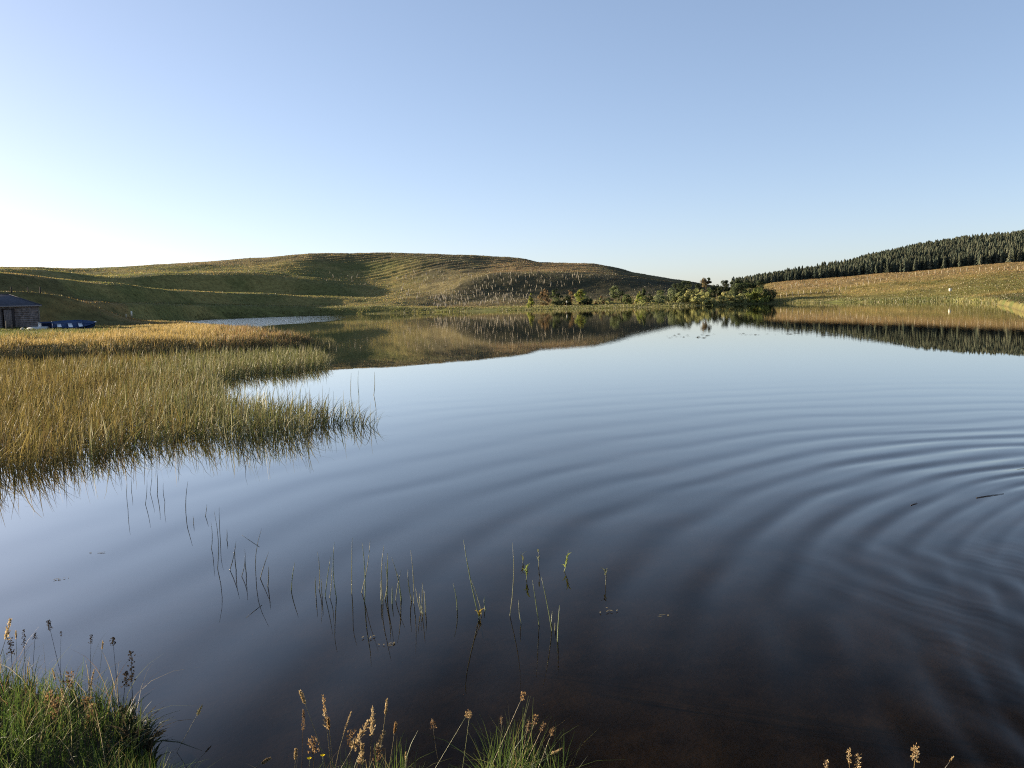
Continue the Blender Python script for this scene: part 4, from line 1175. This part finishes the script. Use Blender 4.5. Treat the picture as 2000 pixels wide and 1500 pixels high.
# floating twigs and specks
def float_stick(name, pts, rad, label):
    P = np.array([at(x, y, .004) for x, y in pts])
    mb = MB(); mb.tube(P - P[0], [rad, rad * 1.1, rad * .6][:len(P)] if len(P) == 3 else rad, 5)
    return tag(mb.build(name, M_stick, loc=tuple(P[0])), label, 'stick', 'dark sticks floating in the rings')
float_stick('floating_stick', [(1779, 987), (1786, 984), (1792, 982)], .004, 'short black stick floating in the rings')
float_stick('floating_stick', [(1907, 972), (1930, 968), (1960, 964)], .0042, 'long thin black stick floating in the rings')
def speck(name, x, y, n_, label, seed, wd=.05):
    g = np.random.default_rng(seed)
    c0 = at(x, y, .006)
    b = c0 + np.column_stack([g.normal(0, wd, n_), g.normal(0, wd * .6, n_), np.full(n_, 0)])
    V = []
    for p in b:
        th = g.uniform(0, 3.1); a_ = g.uniform(.01, .028); e_ = a_ * .35
        d1 = np.array([math.cos(th), math.sin(th), 0]); d2 = np.array([-d1[1], d1[0], .12])
        V += [p - d1 * a_, p + d2 * e_, p + d1 * a_, p - d2 * e_ + [0, 0, .003]]
    return tag(mesh(name, np.array(V), np.arange(n_ * 4).reshape(-1, 4), M_head, col=np.broadcast_to(np.array((.24, .22, .16)), (n_ * 4, 3))), label, 'floating debris')
speck('floating_debris', 757, 1258, 7, 'pale floating scrap of plant below the dense green clump', 1)
speck('floating_debris', 727, 1245, 4, 'small pale scrap floating left of the larger one', 2, .03)
speck('floating_debris', 1190, 1192, 5, 'few pale bits floating out past the right-hand stems', 3, .03)
speck('floating_debris', 1292, 1201, 4, 'tiny pale specks floating in the dark rings', 4, .03)
speck('floating_debris', 120, 1130, 5, 'pale specks floating left of the reed stems', 5, .04)
speck('floating_debris', 190, 1080, 4, 'pale reddish speck floating below the reed bed', 6, .03)
# pond weed far out
g = np.random.default_rng(131)
V, n0 = [], 0
for (xa, xb, ya, yb_, m_) in ((1300, 1400, 652, 660, 26), (1440, 1560, 650, 654, 18), (1600, 1660, 654, 656, 10), (1125, 1150, 661, 664, 8), (1380, 1520, 613, 617, 16), (1090, 1200, 630, 633, 10)):
    for _ in range(m_):
        p = at(g.uniform(xa, xb), g.uniform(ya, yb_), .012)
        a_ = g.uniform(.05, .22); e_ = g.uniform(.012, .03)
        V += [p + [-a_, 0, 0], p + [0, -e_, .02], p + [a_, 0, 0], p + [0, e_, .03]]
V = np.array(V)
tag(mesh('pond_weed', V, np.arange(len(V)).reshape(-1, 4), M_leaf, col=np.broadcast_to(np.array((.12, .12, .09)), V.shape)), 'thin drifts of weed floating far out on the lake', 'pond weed', kind='stuff')

# ------------------------------------------------------------------ seed stalks on the near bank
PALE, RUST, BRN, DRK = [(.50, .38, .20), (.58, .46, .28), (.42, .30, .15)], [(.34, .21, .10), (.44, .29, .14)], [(.20, .13, .07), (.30, .20, .11), (.14, .09, .055)], [(.035, .03, .025), (.05, .04, .03)]
def stalk(kind, x0, y0, x1, y1, label, Yd=None, bend=0.0, frac=.3, scol=(.30, .25, .12), hcols=PALE, size=1.0, seed=0, name='seed_stalk', z0=None):
    """stem from photo pixel (x0,y0) up to (x1,y1) in a plane at depth Yd, with a seed head on its upper part"""
    g = np.random.default_rng(seed + 900)
    if Yd is None: Yd = float(at(x0, y0, .35)[1])
    A, B = at_depth(x0, y0, Yd), at_depth(x1, y1, Yd + g.normal(0, .03))
    # continue the stem down to the soil
    dz = A[2] - float(bank_z(A[0], A[1]))
    d = B - A
    if dz > 0 and d[2] > 0:
        A = A - d * min(dz / d[2] * 1.0, 3.0)
        A[2] = min(A[2], float(bank_z(A[0], A[1])))
    A[2] -= .02
    d = B - A; L = np.linalg.norm(d)
    root = empty(name, tuple(A))
    def pt(t): return d * t + np.array([bend * L * math.sin(math.pi * t * .5) ** 2 * (1 - t) * 2.2, 0, bend * bend * L * math.sin(math.pi * t)])
    mb = MB(); ts = np.linspace(0, 1, 9)
    mb.tube([pt(t) for t in ts], np.linspace(.0024, .0010, 9) * size ** .5, 5)
    mb.build('stem', M_stem, root, col=np.broadcast_to(np.array(scol) * g.uniform(.8, 1.2), (len(mb.V[0]), 3)))
    hl = frac * np.linalg.norm(B - at_depth(x0, y0, Yd))
    t0 = 1 - hl / L
    V, C = [], []
    n_ = {'spike': 150, 'panicle': 130, 'rush': 70, 'dock': 60}[kind]
    for k_ in range(n_):
        u = g.uniform(0, 1)
        p = pt(t0 + (1 - t0) * u)
        ax = pt(min(1, t0 + (1 - t0) * u + .02)) - pt(t0 + (1 - t0) * u - .02); ax /= np.linalg.norm(ax)
        s_ = g.normal(0, 1, 3); s_ -= ax * (s_ @ ax); s_ /= np.linalg.norm(s_)
        if kind == 'spike': off, ln, wd = .0055 * size * math.sin(math.pi * (u * .86 + .1)) ** .6 * g.uniform(.2, 1), .010, .0028
        elif kind == 'panicle': off, ln, wd = .022 * size * (1 - u * .75) * g.uniform(0, 1) ** 1.3, .012, .0032
        elif kind == 'rush': off, ln, wd = .019 * size * g.uniform(.05, 1), .0075, .0032
        else: off, ln, wd = .020 * size * (1 - .5 * u) * g.uniform(.1, 1) * (.5 + abs(math.sin(u * 9 + seed))), .008, .0045
        c0 = p + s_ * off
        q = ax * .75 + s_ * .5 + g.normal(0, .2, 3); q /= np.linalg.norm(q)
        w_ = np.cross(q, g.normal(0, 1, 3)); w_ /= np.linalg.norm(w_)
        l_ = ln * size * g.uniform(.7, 1.3); w_ = w_ * wd * size * g.uniform(.7, 1.3) * 1.3
        V += [c0 - q * l_ * .3, c0 + w_, c0 + q * l_, c0 - w_]
        C += [np.array(hcols[g.integers(0, len(hcols))]) * g.uniform(.75, 1.25)] * 4
    mesh('seed_head', np.array(V), np.arange(n_ * 4).reshape(-1, 4), M_head, root, col=np.array(C))
    return tag(root, label, 'grass stalk', 'seed stalks on the near bank')
S = stalk
YC = 4.10
S('spike', 624, 1500, 586, 1350, 'foxtail stalk nodding left, the leftmost tall one in the middle clump', YC, .06, .16, seed=1)
S('panicle', 646, 1490, 631, 1358, 'tall feathery brown plume beside the nodding foxtail', YC, 0, .48, hcols=RUST + PALE, seed=2, size=.8)
S('panicle', 590, 1470, 593, 1386, 'thin dark brown plume left of the feathery brown plume', YC, 0, .5, (.16, .10, .05), BRN, seed=3, size=.6)
S('spike', 648, 1470, 641, 1404, 'short rusty spike under the feathery brown plume', YC, 0, .3, hcols=RUST, seed=4)
S('spike', 672, 1480, 686, 1390, 'narrow pale curved spike right of the brown plumes', YC, -.08, .5, seed=5, size=.6)
S('panicle', 668, 1495, 720, 1408, 'thick cream plume leaning right, the stoutest of the middle clump', YC, 0, .62, seed=6, size=1.15)
S('panicle', 722, 1500, 728, 1382, 'upright cream plume in the centre of the middle clump', YC, 0, .45, seed=7, size=.95)
S('spike', 730, 1480, 756, 1366, 'slim cream spike curving right above the upright plume', YC, .05, .26, seed=8, size=.9)
S('panicle', 718, 1500, 750, 1428, 'small cream plume low beside the upright plume', YC, 0, .5, seed=9, size=.9)
S('rush', 683, 1500, 686, 1425, 'brown rush cluster low behind the thick cream plume', YC, 0, .45, (.2, .16, .07), BRN, seed=10, size=1.2)
S('spike', 758, 1485, 773, 1412, 'rust-orange spike at the right of the middle clump', YC, .03, .28, hcols=RUST, seed=11, size=.9)
S('spike', 574, 1510, 578, 1464, 'short cream spike at the left foot of the middle clump', YC, 0, .45, seed=12)
S('panicle', 703, 1505, 708, 1452, 'low cream tuft at the foot of the thick plume', YC, 0, .7, seed=13, size=1.0)
S('rush', 612, 1490, 612, 1440, 'rusty tangled head above the yellow flowers', YC, 0, .6, (.2, .14, .06), RUST + BRN, seed=14, size=1.4)
S('rush', 735, 1500, 740, 1462, 'tangled brown head under the upright plume', YC, 0, .6, (.2, .14, .06), BRN, seed=15, size=1.4)
S('spike', 502, 1502, 528, 1481, 'low drooping cream stalk left of the middle clump', YC, -.3, .5, seed=16)
S('spike', 792, 1510, 793, 1470, 'small cream spike between the two clumps', YC, 0, .5, seed=17, size=.8)
S('rush', 870, 1465, 917, 1388, 'green stalk leaning right with a pale head, left of the long straight one', YC, 0, .16, (.22, .24, .09), BRN + PALE, seed=18, size=.7)
S('rush', 908, 1465, 918, 1392, 'upright green stalk sharing its tip with the leaning one', YC, 0, .14, (.22, .24, .09), BRN + PALE, seed=19, size=.6)
S('rush', 977, 1470, 980, 1398, 'thin dark stalk between the leaning green one and the long straight one', YC, 0, .22, (.15, .14, .08), BRN, seed=20, size=.5)
S('rush', 956, 1497, 1024, 1353, 'longest straight pale stalk with a brown tuft at its tip', YC, 0, .09, (.34, .28, .16), RUST + BRN, seed=21, size=.9)
S('rush', 1018, 1478, 1033, 1408, 'upright brown stalk, first of the fan at the right clump', YC, 0, .3, (.30, .22, .11), BRN, seed=22, size=.7)
S('rush', 1020, 1478, 1048, 1396, 'tallest brown stalk of the fan at the right clump', YC, 0, .25, (.30, .22, .11), BRN + RUST, seed=23, size=.8)
S('rush', 1024, 1480, 1064, 1412, 'outer brown stalk of the fan at the right clump', YC, .04, .22, (.30, .22, .11), BRN, seed=24, size=.7)
S('rush', 1056, 1470, 1081, 1421, 'short leaning stalk with a rusty tuft, rightmost of the fan', YC, .02, .3, (.25, .22, .12), RUST, seed=25, size=.8)
S('panicle', 1040, 1496, 1098, 1462, 'pale wispy stalk arching right over the water', YC, -.2, .3, seed=26, size=.5)
S('rush', 865, 1440, 845, 1405, 'faint brown wispy head left of the leaning green stalk', YC, -.1, .5, (.12, .1, .06), BRN, seed=27, size=.9)
YR = 4.0
S('rush', 1618, 1510, 1613, 1486, 'lowest brown head at the bottom edge, left of the pair', YR, 0, .5, (.28, .18, .08), BRN + PALE, seed=30, size=.7)
S('rush', 1661, 1520, 1657, 1463, 'taller brown rush head of the pair at the bottom edge', YR, 0, .5, (.30, .2, .09), RUST + PALE, seed=31, size=.8)
S('rush', 1676, 1520, 1676, 1474, 'shorter bushy brown rush head of the pair at the bottom edge', YR, 0, .6, (.30, .2, .09), BRN + PALE, seed=32, size=.9)
S('rush', 1784, 1525, 1788, 1455, 'brown rush head with a double stem at the bottom edge', YR, 0, .45, (.34, .24, .09), RUST + PALE, seed=33, size=1.1)
S('spike', 1854, 1510, 1862, 1478, 'tiny pale hooked stalk, the rightmost at the bottom edge', YR, -.2, .3, (.25, .24, .2), PALE, seed=34, size=.5)
# bottom left
S('dock', 118, 1300, 94, 1213, 'dark dry dock stalk leaning left on the grassy mound', None, 0, .2, (.05, .045, .035), DRK, seed=40, size=.8)
S('dock', 49, 1300, 46, 1230, 'dark dry stalk with a knobbly head near the left edge', None, 0, .5, (.05, .045, .035), DRK, seed=41, size=.7)
S('dock', 24, 1310, 20, 1246, 'bushy dark dry head close to the left edge', None, 0, .5, (.05, .045, .035), DRK, seed=42, size=1.0)
S('spike', 33, 1300, 31, 1232, 'thin pale spike beside the bushy dark head', None, 0, .25, (.3, .3, .2), PALE, seed=43, size=.6)
S('panicle', -10, 1290, 20, 1210, 'bright cream plume poking in at the left edge', 4.6, .05, .5, seed=44, size=.9)
S('dock', 64, 1300, 69, 1236, 'small dark stalk with a forked tip right of the knobbly one', None, 0, .2, (.05, .045, .035), DRK, seed=45, size=.6)
S('dock', 118, 1280, 119, 1233, 'faint dark stalk behind the leaning dock', None, 0, .2, (.06, .055, .045), DRK, seed=46, size=.4)
S('dock', 176, 1310, 178, 1240, 'slim dark stalk at the middle of the mound edge', None, 0, .25, (.05, .045, .035), DRK, seed=47, size=.6)
S('spike', 190, 1305, 201, 1252, 'small white-tipped stalk at the middle of the mound edge', None, .05, .3, (.3, .3, .2), PALE, seed=48, size=.6)
S('dock', 229, 1340, 220, 1246, 'dark stalk with a round tip near the end of the mound', None, 0, .14, (.05, .045, .035), DRK, seed=49, size=.8)
S('dock', 262, 1390, 257, 1272, 'tallest dark dock, standing at the outer end of the mound', None, -.02, .5, (.04, .035, .03), DRK, seed=50, size=1.1)
S('dock', 240, 1370, 247, 1312, 'bushy dark dock leaning towards the tallest one', None, 0, .5, (.04, .035, .03), DRK, seed=51, size=1.0)
S('spike', 134, 1412, 102, 1306, 'straight straw stalk leaning left across the mound', 4.5, 0, .2, (.40, .36, .22), PALE, seed=52, size=.5)
S('spike', 150, 1420, 184, 1308, 'long straw stalk leaning right across the mound', 4.5, .03, .3, (.36, .32, .2), PALE, seed=53, size=.6)
S('panicle', 137, 1430, 120, 1346, 'cream plume standing in the rusty patch of the mound', 4.4, 0, .4, (.35, .3, .18), PALE, seed=54, size=.7)
S('spike', 135, 1500, 264, 1400, 'straw stalk bending far right out of the green grass', 4.3, -.06, .15, (.40, .36, .2), PALE, seed=55, size=.5)
S('spike', 136, 1505, 212, 1394, 'straw stalk running beside the far-bending one', 4.3, -.04, .15, (.40, .36, .2), PALE, seed=56, size=.5)
S('panicle', 290, 1445, 322, 1427, 'pale plume leaning over the water below the mound', 4.4, 0, .7, (.3, .28, .2), PALE, seed=57, size=.8)
S('spike', 95, 1440, 77, 1390, 'short cream spike low on the mound', 4.4, 0, .4, (.3, .3, .15), PALE, seed=58, size=.8)
S('spike', 355, 1520, 412, 1457, 'faint thin stalk leaning out over the dark water', 4.2, 0, .2, (.16, .16, .1), BRN, seed=59, size=.5)
S('panicle', 360, 1440, 395, 1378, 'faint grassy plume out over the water right of the mound', 4.5, 0, .3, (.10, .11, .07), [(.2, .19, .1)], seed=60, size=.6)
gq = np.random.default_rng(140)
RP = [(18, 1350), (26, 1380), (62, 1366), (95, 1352), (108, 1366), (132, 1312), (170, 1360), (178, 1375), (205, 1395), (215, 1400), (140, 1432), (175, 1395), (235, 1405), (268, 1450)]
RL = ['left edge of the mound', 'left edge below the top rusty head', 'hollow beside the left edge', 'middle of the rusty patch', 'middle of the rusty patch, the lower one', 'top of the mound under the dark docks', 'right of the cream plume', 'right of the cream plume, the lower one', 'right side above the bending straw', 'right side touching the bending straw', 'foot of the cream plume', 'hollow right of the rusty patch', 'outer right side of the mound', 'bottom right end of the mound']
for q, ((x, y), l_) in enumerate(zip(RP, RL)):
    S('rush', x + gq.normal(0, 6), y + 60, x, y, 'rusty tangled rush head at the ' + l_, 4.45 + .15 * gq.normal(), 0, .55, (.2, .13, .06), BRN + RUST, seed=70 + q, size=1.5)
# yellow flowers
def flower(x, y, label, Yd, seed):
    g = np.random.default_rng(seed)
    B = at_depth(x, y, Yd); A = np.array([B[0] + .01, B[1], float(bank_z(B[0], B[1])) - .02])
    root = empty('buttercup', tuple(A))
    mb = MB(); mb.tube([np.zeros(3), (B - A) * .5 + [.004, 0, 0], B - A], [.0016, .0014, .001], 5)
    mb.build('stem', M_stem, root, col=np.broadcast_to(np.array((.12, .18, .05)), (len(mb.V[0]), 3)))
    V, q = [], []
    for k_ in range(5):
        th = k_ * 2 * math.pi / 5 + .3
        d = np.array([math.cos(th), math.sin(th), .35]); s_ = np.array([-math.sin(th), math.cos(th), 0])
        c0 = B - A; n0 = len(V)
        V += [c0, c0 + d * .007 + s_ * .006, c0 + d * .013, c0 + d * .007 - s_ * .006]
        q.append([n0, n0 + 1, n0 + 2, n0 + 3])
    mesh('flower', np.array(V), np.array(q), M_flower, root)
    return tag(root, label, 'flower', 'yellow buttercups on the near bank')
flower(604, 1482, 'open yellow buttercup at the left foot of the brown plumes', 4.0, 1)
flower(630, 1476, 'smaller yellow buttercup right of the open one', 4.05, 2)
